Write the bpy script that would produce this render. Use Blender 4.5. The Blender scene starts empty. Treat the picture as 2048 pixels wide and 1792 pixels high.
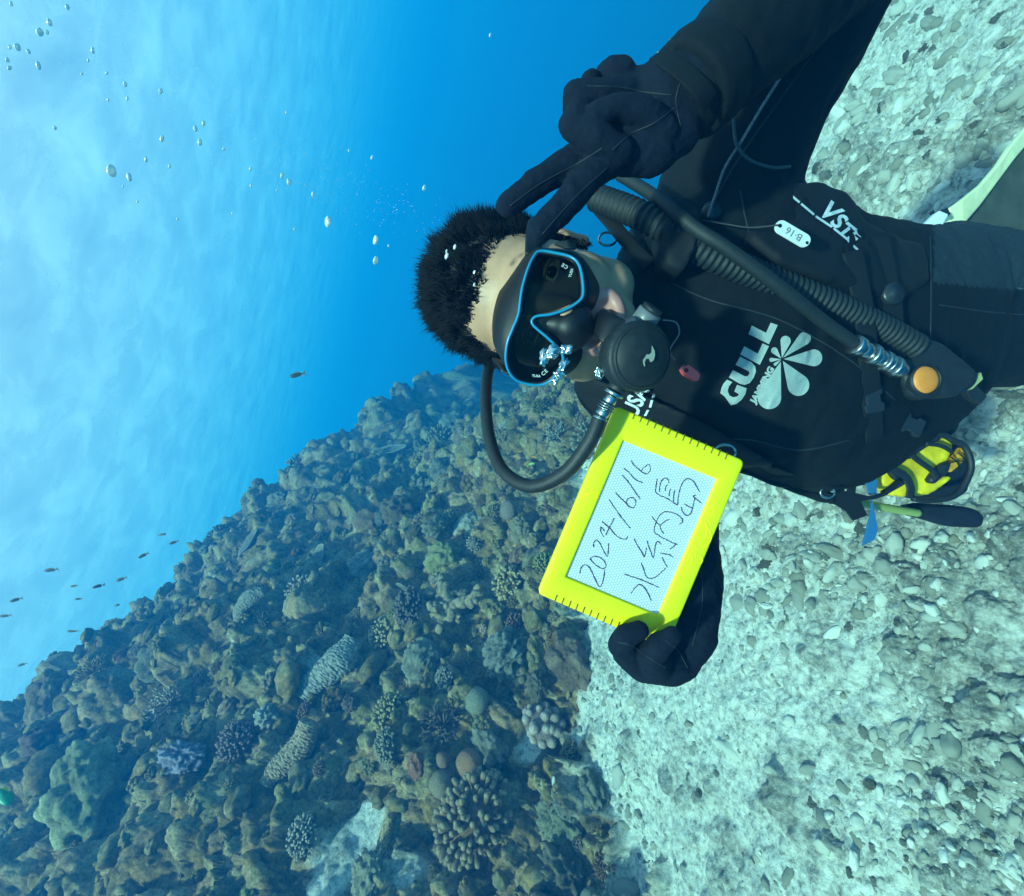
import bpy, bmesh, math, random
import numpy as np
from mathutils import Vector, Matrix, Quaternion
from mathutils.bvhtree import BVHTree

rnd = random.Random(7)
rng = np.random.default_rng(11)
scene = bpy.context.scene
COL = scene.collection

# ------------------------------------------------------------------ camera
# the picture was taken with the camera on its side: the world's up points to the left of the frame
F = 950.0                     # focal length in units where the frame is 2048 wide
PITCH = math.radians(15)      # camera looks down by this much
ROLL = math.radians(15)       # world up lies this far from the frame's left edge
fwd = Vector((0, math.cos(PITCH), -math.sin(PITCH)))
upc = Vector((0, math.sin(PITCH), math.cos(PITCH)))
rgt = Vector((1, 0, 0))
# photo-left = cos(roll)*up-ish ...
photo_x = (-math.cos(ROLL)) * upc + (-math.sin(ROLL)) * rgt * -1.0
photo_x = -(math.cos(ROLL) * upc - math.sin(ROLL) * rgt * -1.0)
# up in the frame is (-cos, +sin) -> solve for frame axes
pu = Vector((-math.cos(ROLL), math.sin(ROLL)))        # upc expressed in frame (x right, y up)
pr = Vector((math.sin(ROLL), math.cos(ROLL)))         # rgt expressed in frame
photo_x = pu.x * upc + pr.x * rgt
photo_y = pu.y * upc + pr.y * rgt
CAM = Vector((0, 0, 0))
cam_d = bpy.data.cameras.new('camera')
cam = bpy.data.objects.new('camera', cam_d)
COL.objects.link(cam)
back = -fwd
m = Matrix((photo_x, photo_y, back)).transposed()
cam.matrix_world = Matrix.Translation(CAM) @ m.to_4x4()
cam_d.sensor_width = 36
cam_d.lens = 36 * F / 2048
cam_d.clip_start = 0.02
cam_d.clip_end = 400
scene.camera = cam

# ------------------------------------------------------------------ light
SUN_EL, SUN_AZ = math.radians(54), math.radians(218)   # azimuth measured from +Y clockwise
w = bpy.data.worlds.new('World'); scene.world = w; w.use_nodes = True
nt = w.node_tree; nt.nodes.clear()
sky = nt.nodes.new('ShaderNodeTexSky'); sky.sky_type = 'NISHITA'; sky.sun_disc = False
sky.sun_elevation = SUN_EL; sky.sun_rotation = SUN_AZ
bg = nt.nodes.new('ShaderNodeBackground'); bg.inputs['Strength'].default_value = 0.07
out = nt.nodes.new('ShaderNodeOutputWorld')
nt.links.new(sky.outputs[0], bg.inputs[0]); nt.links.new(bg.outputs[0], out.inputs[0])
sun_d = bpy.data.lights.new('sun', 'SUN'); sun_d.energy = 5.0; sun_d.angle = math.radians(3.0)   # the rippled surface spreads the beam
sun_d.color = (1.0, 0.97, 0.92)
sun = bpy.data.objects.new('sun', sun_d); COL.objects.link(sun)
sun_dir = Vector((math.sin(SUN_AZ) * math.cos(SUN_EL), math.cos(SUN_AZ) * math.cos(SUN_EL), math.sin(SUN_EL)))
sun.rotation_euler = (-sun_dir).to_track_quat('-Z', 'Y').to_euler()
sun.location = sun_dir * 20
vs = scene.view_settings
vs.view_transform = 'Standard'; vs.look = 'None'; vs.gamma = 1.0; vs.use_curve_mapping = False
vs.exposure = 1.33
cy = scene.cycles
cy.use_denoising = True
cy.max_bounces = 8; cy.volume_bounces = 2; cy.transparent_max_bounces = 12; cy.diffuse_bounces = 2
cy.glossy_bounces = 3; cy.transmission_bounces = 6
cy.sample_clamp_indirect = 4.0

def P(px, py, d):
    """point at depth d along the viewing axis under frame position px,py (2048 x 1792 frame)"""
    return CAM + d * (fwd + photo_x * ((px - 1024) / F) + photo_y * ((896 - py) / F))
def FV(x, y, z=0.0):
    """vector: x frame-right, y frame-down, z towards the camera"""
    return photo_x * x - photo_y * y - fwd * z

# ------------------------------------------------------------------ materials
def newmat(name):
    mt = bpy.data.materials.new(name); mt.use_nodes = True
    nt = mt.node_tree
    b = nt.nodes['Principled BSDF']
    return mt, nt, b
def N(nt, kind, **kw):
    n = nt.nodes.new(kind)
    for k, v in kw.items():
        if k in n.inputs: n.inputs[k].default_value = v
        else: setattr(n, k, v)
    return n
def ramp(nt, src, stops):
    r = nt.nodes.new('ShaderNodeValToRGB')
    els = r.color_ramp.elements
    while len(els) < len(stops): els.new(0.5)
    for e, (p, c) in zip(els, stops):
        e.position = p
        e.color = (c, c, c, 1) if isinstance(c, (int, float)) else (*c, 1)
    if src is not None: nt.links.new(src, r.inputs[0])
    return r
def coords(nt, kind='Object'):
    return nt.nodes.new('ShaderNodeTexCoord').outputs[kind]
def simple(name, col, rough=0.6, metal=0.0, spec=0.5, noise=0.0, nscale=40, bump=0.0, bscale=200, coat=0.0):
    mt, nt, b = newmat(name)
    b.inputs['Base Color'].default_value = (*col, 1)
    b.inputs['Roughness'].default_value = rough
    b.inputs['Metallic'].default_value = metal
    b.inputs['Specular IOR Level'].default_value = spec
    b.inputs['Coat Weight'].default_value = coat
    co = None
    if noise or bump: co = coords(nt)
    if noise:
        n = N(nt, 'ShaderNodeTexNoise', Scale=nscale, Detail=6.0, Roughness=0.65)
        nt.links.new(co, n.inputs['Vector'])
        r = ramp(nt, n.outputs[0], [(0.3, tuple(c * (1 - noise) for c in col)), (0.7, tuple(min(1, c * (1 + noise)) for c in col))])
        nt.links.new(r.outputs[0], b.inputs['Base Color'])
    if bump:
        n = N(nt, 'ShaderNodeTexNoise', Scale=bscale, Detail=4.0)
        nt.links.new(co, n.inputs['Vector'])
        bp = N(nt, 'ShaderNodeBump', Strength=bump, Distance=0.002)
        nt.links.new(n.outputs[0], bp.inputs['Height']); nt.links.new(bp.outputs[0], b.inputs['Normal'])
    return mt

# ------------------------------------------------------------------ object helpers
def tag(o, label=None, cat=None, group=None, kind=None):
    if label: o['label'] = label
    if cat: o['category'] = cat
    if group: o['group'] = group
    if kind: o['kind'] = kind
    return o
def mesh_np(name, v, f, smooth=True):
    """mesh from numpy arrays; f may be (n,3) or (n,4) or list of such arrays"""
    me = bpy.data.meshes.new(name)
    fs = f if isinstance(f, list) else [f]
    fs = [np.asarray(a, dtype=np.int32) for a in fs if len(a)]
    v = np.asarray(v, dtype=np.float32)
    me.vertices.add(len(v)); me.vertices.foreach_set('co', v.ravel())
    tot = sum(a.size for a in fs); np_ = sum(len(a) for a in fs)
    me.loops.add(tot); me.polygons.add(np_)
    me.loops.foreach_set('vertex_index', np.concatenate([a.ravel() for a in fs]))
    st = []; off = 0
    for a in fs:
        st.append(off + np.arange(len(a)) * a.shape[1]); off += a.size
    me.polygons.foreach_set('loop_start', np.concatenate(st).astype(np.int32))
    me.update(calc_edges=True)
    if smooth: me.polygons.foreach_set('use_smooth', np.ones(np_, dtype=bool))
    me.validate()
    return me
def link(name, me, mat=None, parent=None, loc=None):
    o = bpy.data.objects.new(name, me); COL.objects.link(o)
    if mat is not None and me is not None and len(me.materials) == 0: me.materials.append(mat)
    if parent is not None:
        o.parent = parent
        bpy_par = parent.matrix_world.copy()
        o.matrix_parent_inverse = Matrix.Translation(-Vector(parent.location)) if parent.parent is None else Matrix()
        if parent.parent is not None:
            top = parent
            while top.parent is not None: top = top.parent
    if loc is not None: o.location = loc
    return o
def empty(name, loc=(0, 0, 0)):
    o = bpy.data.objects.new(name, None); COL.objects.link(o); o.location = loc
    o.empty_display_size = 0.05
    return o

# ---- numpy noise
_perm = rng.permutation(256)
_perm = np.concatenate([_perm, _perm, _perm]).astype(np.int64)
_val = rng.random(256)
def _h3(i, j, k):
    return _perm[(_perm[(_perm[i & 255] + j) & 255] + k) & 255]
def vnoise(p):
    i = np.floor(p).astype(np.int64); f = p - i; u = f * f * (3 - 2 * f)
    r = 0
    for dx in (0, 1):
        wx = u[:, 0] if dx else 1 - u[:, 0]
        for dy in (0, 1):
            wy = u[:, 1] if dy else 1 - u[:, 1]
            for dz in (0, 1):
                wz = u[:, 2] if dz else 1 - u[:, 2]
                r = r + wx * wy * wz * _val[_h3(i[:, 0] + dx, i[:, 1] + dy, i[:, 2] + dz)]
    return r
def fbm(p, oct=4, gain=0.5, lac=2.03):
    r = 0; a = 1.0; s = 0
    for o in range(oct):
        r = r + a * vnoise(p + o * 17.3); s += a; a *= gain; p = p * lac
    return r / s
def worley(p):
    """distance to the nearest and second nearest feature point, and an id of the nearest"""
    i = np.floor(p).astype(np.int64)
    d1 = np.full(len(p), 9.0); d2 = np.full(len(p), 9.0); idn = np.zeros(len(p), dtype=np.int64)
    for dx in (-1, 0, 1):
        for dy in (-1, 0, 1):
            for dz in (-1, 0, 1):
                c0, c1, c2 = i[:, 0] + dx, i[:, 1] + dy, i[:, 2] + dz
                h = _h3(c0, c1, c2)
                q = np.stack([c0 + _val[h], c1 + _val[(h * 7 + 3) & 255], c2 + _val[(h * 13 + 5) & 255]], 1)
                d = np.sqrt(((q - p) ** 2).sum(1))
                m1 = d < d1
                d2 = np.where(m1, d1, np.minimum(d2, d)); idn = np.where(m1, h, idn); d1 = np.where(m1, d, d1)
    return d1, d2, idn

# ================================================================== SETTING
# ---- sea floor: heights known at a few measured places, smoothly joined
K = 1.27
FLOOR = -1.1 * K
ctrl = []
def cp(px, py, d, k=1.0): ctrl.append(tuple(P(px, py, d * k)))
for px, py in ((2048, 896), (1600, 1700), (1500, 1300), (1200, 1350), (1210, 1792), (1290, 1000), (2048, 1700), (1400, 360), (2048, 100), (1700, 200), (1250, 1500)):
    v = P(px, py, 1.0).z
    cp(px, py, FLOOR / v)
for a in ((1100, 1760, 1.72), (1130, 1400, 2.2), (960, 1620, 2.05), (1040, 1250, 2.6), (800, 1500, 2.35), (600, 1400, 2.8), (760, 1700, 2.1), (500, 1750, 2.15), (300, 1792, 2.3), (0, 1792, 2.6),
          (300, 1500, 3.0), (0, 1440, 4.2), (300, 1190, 5.2), (500, 1010, 6.2), (700, 850, 7.6), (900, 745, 9.0), (1060, 770, 5.5), (1000, 900, 4.2), (900, 1150, 3.2), (700, 1100, 4.2), (850, 950, 5.2),
          (1130, 1100, 2.7), (500, 1200, 3.9)):
    cp(*a, k=K)
ctrl += [tuple(c * K for c in t) for t in [(2.5, 1.5, -1.18), (3.5, 2.5, -1.9), (2.0, 3.0, -1.45), (1.2, 3.6, -1.65), (1.5, 5.5, -2.9), (4, 6, -4.5), (1.2, 9, -3.6), (3, 12, -5.5), (-1.5, -1, -1.0), (1.5, -1, -1.15), (-4, -1, 0.6), (0.3, 14, -4.0),
         (-6, 0.5, 2.6), (-7, 4, 2.6), (-8, 8, 1.9), (-6, 12, 0.6), (-3, 14, -1.5), (-11, 6, 2.2), (-11, 13, 0.0)]]
ctrl = np.array(ctrl)
def _phi(d): return np.sqrt(d * d + 0.09)
_A = _phi(np.linalg.norm(ctrl[:, None, :2] - ctrl[None, :, :2], axis=2))
_w = np.linalg.solve(_A + 0.0 * np.eye(len(ctrl)), ctrl[:, 2])
def base_height(xy):
    d = np.sqrt(((xy[:, None, :] - ctrl[None, :, :2]) ** 2).sum(2))
    return _phi(d) @ _w
# the crest of the reef: bearing, slope of the line of sight that just clears it, and how far off it lies
CREST = []
for px, py, d in ((-200, 1570, 3.6), (0, 1455, 4.0), (70, 1395, 4.2), (120, 1345, 4.5), (235, 1255, 4.9), (305, 1195, 5.2), (345, 1120, 5.4), (405, 1052, 5.8), (520, 945, 6.4), (620, 885, 7.0), (720, 825, 7.8), (830, 760, 8.6), (930, 735, 9.2), (1060, 760, 8.0), (1180, 640, 5.0), (1300, 330, 3.6), (1500, 60, 3.2)):
    v = P(px, py, d * K)
    CREST.append((math.atan2(v.x, v.y), v.z / math.hypot(v.x, v.y), math.hypot(v.x, v.y)))
CREST.sort()
_ca = np.array(CREST)
_base0 = base_height
def base_height(xy):
    z = _base0(xy)
    az = np.arctan2(xy[:, 0], xy[:, 1]); r = np.hypot(xy[:, 0], xy[:, 1])
    sl = np.interp(az, _ca[:, 0], _ca[:, 1]); rc = np.interp(az, _ca[:, 0], _ca[:, 2])
    cap = sl * r - 0.03 - np.clip(r - rc, 0, 99) * (0.55) - np.clip(rc - r, 0, 99) * 0.02
    k = 0.06
    d = (z - cap) / k
    return np.where(d > 20, cap, np.where(d < -20, z, cap - k * np.log1p(np.exp(-np.clip(d, -20, 20)))))
def ztest(x, y): return float(base_height(np.array([[x, y]]))[0])
if __name__ == '__main__':
    pass

# rock mask: 0 on the sand flat, 1 on the reef
BND = [tuple(P(px, py, 1.0)) for px, py in ()]
EDGE = []
for px, py in ((1290, 2300), (1200, 1792), (1212, 1650), (1185, 1500), (1200, 1330), (1195, 1200), (1185, 1080), (1190, 940), (1185, 840), (1190, 765)):
    v = P(px, py, 1.0); t_ = FLOOR / v.z
    EDGE.append((math.atan2(v.x, v.y), math.hypot(v.x, v.y) * t_))
EDGE.append((EDGE[-1][0] + .05, EDGE[-1][1] + .6)); EDGE.append((EDGE[-1][0] + .06, 40)); EDGE.append((3, 60)); EDGE.append((-1.25, EDGE[0][1] * .9)); EDGE.append((-3, .9))
EDGE.sort(); _ea = np.array(EDGE)
def reef_mask(xy, z):
    # reef beyond an uneven edge, sand on the near side
    n = fbm(np.column_stack([xy * 1.6, np.zeros(len(xy))]), 3) - 0.5
    n2 = fbm(np.column_stack([xy * 7.0, np.zeros(len(xy)) + 5]), 3) - 0.5
    az = np.arctan2(xy[:, 0], xy[:, 1]); rr_ = np.hypot(xy[:, 0], xy[:, 1])
    t = (rr_ - np.interp(az, _ea[:, 0], _ea[:, 1])) / 0.24 + 0.5 + n * 6.5 + n2 * 3.0
    t -= np.clip((fbm(np.column_stack([xy * 1.1, np.zeros(len(xy)) + 70]), 2) - .66) * 26, 0, 2.2) * (rr_ < 3.6)
    t = np.clip(t, 0, 1)
    for q_ in BARE: t = t * (1 - np.clip(1.8 * np.exp(-((xy[:, 0] - q_[0]) ** 2 + (xy[:, 1] - q_[1]) ** 2) / q_[2] ** 2) + n2 * .5 - .1, 0, 1))
    return t
BARE = []
def base_hit(px, py):
    """where the line of sight meets the smooth base of the floor"""
    d_ = np.array(tuple(P(px, py, 1.0))); t_ = np.linspace(.5, 12, 1200); q_ = d_[None] * t_[:, None]
    k_ = np.argmax(q_[:, 2] < base_height(q_[:, :2])); return q_[k_]
for px, py, r_ in ((742, 1625, .055), (728, 1668, .095), (708, 1716, .10), (820, 1745, .07), (655, 1780, .07), (1065, 1505, .06), (640, 1330, .05)):
    BARE.append((*base_hit(px, py)[:2], r_))

NR, NA = 900, 820
rr = np.geomspace(0.55, 20.0, NR)
aa = np.linspace(math.radians(-88), math.radians(80), NA)
R_, A_ = np.meshgrid(rr, aa, indexing='ij')
xy = np.column_stack([(R_ * np.sin(A_)).ravel(), (R_ * np.cos(A_)).ravel()])
z0 = np.concatenate([base_height(c) for c in np.array_split(xy, 40)])
mask = reef_mask(xy, z0)
mask = mask * mask * (3 - 2 * mask)
p3 = np.column_stack([xy, z0])
gz = z0.reshape(NR, NA)
# normals of the base
X = xy[:, 0].reshape(NR, NA); Y = xy[:, 1].reshape(NR, NA)
pts = np.dstack([X, Y, gz])
du = np.gradient(pts, axis=0); dv = np.gradient(pts, axis=1)
nrm = np.cross(dv, du); nrm /= np.linalg.norm(nrm, axis=2, keepdims=True) + 1e-12
if nrm[NR // 2, NA // 2, 2] < 0: nrm = -nrm
nrm = nrm.reshape(-1, 3)
rad = np.linalg.norm(p3, axis=1)
# reef relief: boulders (rounded cells), knobs, grit
w1, w1b, id1 = worley(p3 * 2.3 + fbm(p3 * 1.5, 2)[:, None] * 0.8)
w2, w2b, id2 = worley(p3 * 7.0 + fbm(p3 * 5, 2)[:, None] * 0.8)
w3, w3b, id3 = worley(p3 * 21.0)
w0, _, id0 = worley(p3 * 1.1 + fbm(p3 * .9, 2)[:, None] * 1.2)
big = (1 - np.clip(w1, 0, 1) ** 2) * 0.34 * _val[id1] + (1 - np.clip(w0, 0, 1) ** 2) * .30 * _val[id0] - .13
mid = (1 - np.clip(w2, 0, 1) ** 2) * 0.12 * (0.3 + _val[id2])
sml = (1 - np.clip(w3, 0, 1) ** 2) * 0.030 * (0.2 + _val[id3])
ridg = (1 - np.abs(2 * fbm(p3 * 9, 4) - 1)) * 0.07 + (fbm(p3 * 16 + 8, 5, .65) - .5) * .16 + (fbm(p3 * 48 + 8, 3, .6) - .5) * .035
reef_d = big + mid + sml + ridg - 0.22
sand_d = (fbm(p3 * 3.1, 3) - 0.5) * 0.06 + (fbm(p3 * 14, 5, 0.65) - 0.5) * 0.060 + (fbm(p3 * 55, 4, .6) - 0.5) * 0.012
rub = fbm(p3 * 3.3 + 40, 4, .55); rub = np.clip((rub - (.49 - .13 * np.clip(2.1 - rad, -.8, 1))) / .09, 0, 1)
w4, _, id4 = worley(p3 * 13 + fbm(p3 * 9, 2)[:, None] * 1.1); w5, _, id5 = worley(p3 * 34 + fbm(p3 * 20, 2)[:, None])
sand_d = sand_d + rub * ((1 - np.clip(w4, 0, 1) ** 2) * .052 * _val[id4] + (1 - np.clip(w5, 0, 1) ** 2) * .014 * _val[id5] + (fbm(p3 * 45 + 3, 4, .7) - .5) * .024)
disp = reef_d * mask + sand_d * (1 - mask)
pf = p3 + nrm * disp[:, None]
idx = np.arange(NR * NA).reshape(NR, NA)
q = np.stack([idx[:-1, :-1], idx[:-1, 1:], idx[1:, 1:], idx[1:, :-1]], -1).reshape(-1, 4)
me = mesh_np('seabed', pf, q)
at = me.attributes.new('reef', 'FLOAT', 'POINT'); at.data.foreach_set('value', mask.astype(np.float32))
at = me.attributes.new('rubble', 'FLOAT', 'POINT'); at.data.foreach_set('value', (rub * (.45 + .55 * _val[id4])).astype(np.float32))
at = me.attributes.new('cell', 'FLOAT', 'POINT'); at.data.foreach_set('value', _val[id2].astype(np.float32))

mt, nt, b = newmat('seabed')
attr = N(nt, 'ShaderNodeAttribute', attribute_name='reef')
cell = N(nt, 'ShaderNodeAttribute', attribute_name='cell')
co = coords(nt)
n1 = N(nt, 'ShaderNodeTexNoise', Scale=3.0, Detail=8.0, Roughness=0.7); nt.links.new(co, n1.inputs['Vector'])
n2 = N(nt, 'ShaderNodeTexNoise', Scale=38.0, Detail=8.0, Roughness=0.75); nt.links.new(co, n2.inputs['Vector'])
sandc = ramp(nt, n2.outputs[0], [(0.36, (0.20, 0.195, 0.16)), (0.44, (0.40, 0.39, 0.34)), (0.53, (0.60, 0.58, 0.51)), (0.7, (0.78, 0.76, 0.68))])
rba = N(nt, 'ShaderNodeAttribute', attribute_name='rubble')
rbc = ramp(nt, n2.outputs[0], [(0.32, (0.09, 0.085, 0.065)), (0.5, (0.22, 0.21, 0.175)), (0.66, (0.46, 0.44, 0.38))])
smx = N(nt, 'ShaderNodeMix', data_type='RGBA'); nt.links.new(rba.outputs['Fac'], smx.inputs[0]); nt.links.new(sandc.outputs[0], smx.inputs[6]); nt.links.new(rbc.outputs[0], smx.inputs[7])
mx = N(nt, 'ShaderNodeMath', operation='ADD'); nt.links.new(cell.outputs['Fac'], mx.inputs[0]); nt.links.new(n1.outputs[0], mx.inputs[1])
md = N(nt, 'ShaderNodeMath', operation='MULTIPLY'); md.inputs[1].default_value = 0.6; nt.links.new(mx.outputs[0], md.inputs[0])
reefc = ramp(nt, md.outputs[0], [(0.15, (0.10, 0.075, 0.028)), (0.35, (0.32, 0.195, 0.07)), (0.5, (0.16, 0.12, 0.058)), (0.62, (0.37, 0.22, 0.11)), (0.75, (0.42, 0.32, 0.17)), (0.9, (0.23, 0.18, 0.075))])
fine = ramp(nt, n2.outputs[0], [(0.34, 0.25), (0.5, .75), (0.68, 1.3)])
mul = N(nt, 'ShaderNodeMix', data_type='RGBA', blend_type='MULTIPLY'); mul.inputs[0].default_value = 1
nt.links.new(reefc.outputs[0], mul.inputs[6]); nt.links.new(fine.outputs[0], mul.inputs[7])
mix = N(nt, 'ShaderNodeMix', data_type='RGBA')
nt.links.new(attr.outputs['Fac'], mix.inputs[0]); nt.links.new(smx.outputs[2], mix.inputs[6]); nt.links.new(mul.outputs[2], mix.inputs[7])
nt.links.new(mix.outputs[2], b.inputs['Base Color'])
b.inputs['Roughness'].default_value = 0.9; b.inputs['Specular IOR Level'].default_value = 0.15
n3 = N(nt, 'ShaderNodeTexNoise', Scale=120.0, Detail=6.0, Roughness=0.7); nt.links.new(co, n3.inputs['Vector'])
bp = N(nt, 'ShaderNodeBump', Strength=0.8, Distance=0.012); nt.links.new(n3.outputs[0], bp.inputs['Height']); nt.links.new(bp.outputs[0], b.inputs['Normal'])
seabed = link('seabed', me, mt); tag(seabed, kind='structure')
class Ground:
    """height and normal of the built sea floor, by ray"""
    def __init__(self):
        me = seabed.data
        step = 2
        sub = idx[::step, ::step]; nr, na = sub.shape
        vv = pf[sub.ravel()]; k = np.arange(nr * na).reshape(nr, na)
        qq = np.stack([k[:-1, :-1], k[:-1, 1:], k[1:, 1:], k[1:, :-1]], -1).reshape(-1, 4)
        self.t = BVHTree.FromPolygons(vv.tolist(), qq.tolist())
        self.base = None
    def pix(self, px, py):
        d = (P(px, py, 1.0) - CAM).normalized()
        return self.t.ray_cast(CAM, d)
    def at(self, x, y):
        return self.t.ray_cast(Vector((x, y, 12)), Vector((0, 0, -1)))
ground = Ground()

# ---- the sea's surface, seen from below
SEA = 8.0
mt, nt, b = newmat('sea_surface')
nt.nodes.remove(b)
outn = nt.nodes['Material Output']
co = coords(nt)
mp = N(nt, 'ShaderNodeMapping'); mp.inputs['Scale'].default_value = (1, 1, 1); nt.links.new(co, mp.inputs[0])
wn = N(nt, 'ShaderNodeTexNoise', Scale=0.65, Detail=5.0, Roughness=0.58, Distortion=0.4); nt.links.new(mp.outputs[0], wn.inputs['Vector'])
wr = ramp(nt, wn.outputs[0], [(0.25, 0.38), (0.5, 0.56), (0.78, 0.85)])
tr = N(nt, 'ShaderNodeBsdfTransparent')
tint = N(nt, 'ShaderNodeMix', data_type='RGBA'); nt.links.new(wr.outputs[0], tint.inputs[0])
tint.inputs[6].default_value = (0.84, 0.93, 0.90, 1); tint.inputs[7].default_value = (0.92, 0.98, 0.96, 1)
nt.links.new(tint.outputs[2], tr.inputs[0])
tl = N(nt, 'ShaderNodeBsdfTranslucent'); nt.links.new(tint.outputs[2], tl.inputs[0])
ms = N(nt, 'ShaderNodeMixShader'); nt.links.new(wr.outputs[0], ms.inputs[0]) 
mm = N(nt, 'ShaderNodeMath', operation='MULTIPLY'); mm.inputs[1].default_value = 0.42; nt.links.new(wr.outputs[0], mm.inputs[0]); nt.links.new(mm.outputs[0], ms.inputs[0])
nt.links.new(tr.outputs[0], ms.inputs[1]); nt.links.new(tl.outputs[0], ms.inputs[2])
# beyond the critical angle the surface mirrors the deep instead of showing the sky
wv = N(nt, 'ShaderNodeTexNoise', Scale=0.45, Detail=3.0, Roughness=0.5); nt.links.new(mp.outputs[0], wv.inputs['Vector'])
bpn = N(nt, 'ShaderNodeBump', Strength=1.0, Distance=0.22); nt.links.new(wv.outputs[0], bpn.inputs['Height'])
fre = nt.nodes.new('ShaderNodeFresnel'); fre.inputs['IOR'].default_value = 1.17; nt.links.new(bpn.outputs[0], fre.inputs['Normal'])
frm = N(nt, 'ShaderNodeMath', operation='MULTIPLY'); frm.inputs[1].default_value = 0.96; nt.links.new(fre.outputs[0], frm.inputs[0])
gls = nt.nodes.new('ShaderNodeBsdfGlossy'); gls.inputs['Roughness'].default_value = 0.5; gls.inputs['Color'].default_value = (.06, .34, .58, 1)
ms2 = N(nt, 'ShaderNodeMixShader'); nt.links.new(frm.outputs[0], ms2.inputs[0]); nt.links.new(ms.outputs[0], ms2.inputs[1]); nt.links.new(gls.outputs[0], ms2.inputs[2])
nt.links.new(ms2.outputs[0], outn.inputs['Surface'])
g = 60
xs = np.linspace(-90, 90, g); ys = np.linspace(-60, 120, g)
GX, GY = np.meshgrid(xs, ys, indexing='ij')
sv = np.column_stack([GX.ravel(), GY.ravel(), np.full(GX.size, SEA)])
ii = np.arange(g * g).reshape(g, g)
sq = np.stack([ii[:-1, :-1], ii[:-1, 1:], ii[1:, 1:], ii[1:, :-1]], -1).reshape(-1, 4)
sea = link('sea_surface', mesh_np('sea_surface', sv, sq), mt); tag(sea, kind='structure')

# ---- unseen deep floor beyond the reef, added to block light from below
v4 = np.array([(-90, -60, -13), (90, -60, -13), (90, 120, -13), (-90, 120, -13)], float)
deep = link('added_deep_floor', mesh_np('added_deep_floor', v4, np.array([[0, 1, 2, 3]])), simple('added_deep_floor', (.05, .07, .08), .95, spec=.1, noise=.4, nscale=.3)); tag(deep, kind='structure')

# ---- the water itself
mt = bpy.data.materials.new('water_haze'); mt.use_nodes = True; nt = mt.node_tree; nt.nodes.clear()
outn = nt.nodes.new('ShaderNodeOutputMaterial')
pv = nt.nodes.new('ShaderNodeVolumePrincipled')
pv.inputs['Density'].default_value = 0.122
pv.inputs['Color'].default_value = (0.004, 0.128, 0.33, 1)
pv.inputs['Absorption Color'].default_value = (0.04, 0.48, 0.62, 1)
pv.inputs['Anisotropy'].default_value = 0.0
nt.links.new(pv.outputs[0], outn.inputs['Volume'])
bm = bmesh.new(); bmesh.ops.create_cube(bm, size=1)
for v in bm.verts:
    v.co = Vector((v.co.x * 110, v.co.y * 110 + 30, -14 if v.co.z < 0 else 7.9))
me = bpy.data.meshes.new('haze'); bm.to_mesh(me); bm.free()
haze = link('haze', me, mt); tag(haze, kind='stuff')
#@@DETAIL
# ================================================================== REEF
# ---- coral colonies: a few shapes of each kind, copied with their own size, turn and tint
def tube_np(pts, rad, sides=8, cap=True, squash=None):
    """round tube along pts (n,3) with radii; returns v, quads, tris"""
    pts = np.asarray(pts, float); rad = np.asarray(rad, float) * np.ones(len(pts))
    t = np.gradient(pts, axis=0); t /= np.linalg.norm(t, axis=1, keepdims=True) + 1e-12
    ref = np.array([0.0, 0, 1]) if abs(t[0][2]) < 0.9 else np.array([1.0, 0, 0])
    n = np.cross(t[0], ref); n /= np.linalg.norm(n)
    ns = []
    for i in range(len(pts)):
        n = n - t[i] * n.dot(t[i]); n /= np.linalg.norm(n) + 1e-12; ns.append(n.copy())
    ns = np.array(ns); bs = np.cross(t, ns)
    a = np.linspace(0, 2 * math.pi, sides, endpoint=False)
    v = pts[:, None, :] + rad[:, None, None] * (np.cos(a)[None, :, None] * ns[:, None, :] + np.sin(a)[None, :, None] * bs[:, None, :])
    v = v.reshape(-1, 3); n_ = len(pts)
    k = np.arange(n_ * sides).reshape(n_, sides)
    q = np.stack([k[:-1], np.roll(k[:-1], -1, 1), np.roll(k[1:], -1, 1), k[1:]], -1).reshape(-1, 4)
    tri = []
    if cap:
        c0, c1 = len(v), len(v) + 1
        v = np.vstack([v, pts[0] - t[0] * rad[0] * 0.0, pts[-1]])
        tri = [[c0, k[0][(j + 1) % sides], k[0][j]] for j in range(sides)] + [[c1, k[-1][j], k[-1][(j + 1) % sides]] for j in range(sides)]
    return v, q, np.array(tri, int).reshape(-1, 3)
class MB:
    def __init__(s): s.v = []; s.q = []; s.t = []; s.n = 0; s.a = []
    def add(s, v, q=None, t=None, a=0.0):
        v = np.asarray(v, float)
        s.v.append(v); s.a.append(np.full(len(v), a) if np.isscalar(a) else np.asarray(a))
        if q is not None and len(q): s.q.append(np.asarray(q) + s.n)
        if t is not None and len(t): s.t.append(np.asarray(t) + s.n)
        s.n += len(v)
    def tube(s, pts, rad, sides=8, a=0.0): s.add(*tube_np(pts, rad, sides), a=a)
    def mesh(s, name, smooth=True, attr=None):
        fs = ([np.vstack(s.q)] if s.q else []) + ([np.vstack(s.t)] if s.t else [])
        me = mesh_np(name, np.vstack(s.v), fs, smooth)
        if attr:
            at = me.attributes.new(attr, 'FLOAT', 'POINT'); vals = np.concatenate(s.a).astype(np.float32)
            if len(at.data) == len(vals): at.data.foreach_set('value', vals)
        return me
def ico(sub):
    bm = bmesh.new(); bmesh.ops.create_icosphere(bm, subdivisions=sub, radius=1)
    v = np.array([x.co[:] for x in bm.verts]); f = np.array([[x.index for x in q.verts] for q in bm.faces]); bm.free()
    return v, f
ICO = {k: ico(k) for k in (1, 2, 3, 4, 5)}
def unit(v): return v / (np.linalg.norm(v) + 1e-12)
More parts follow.
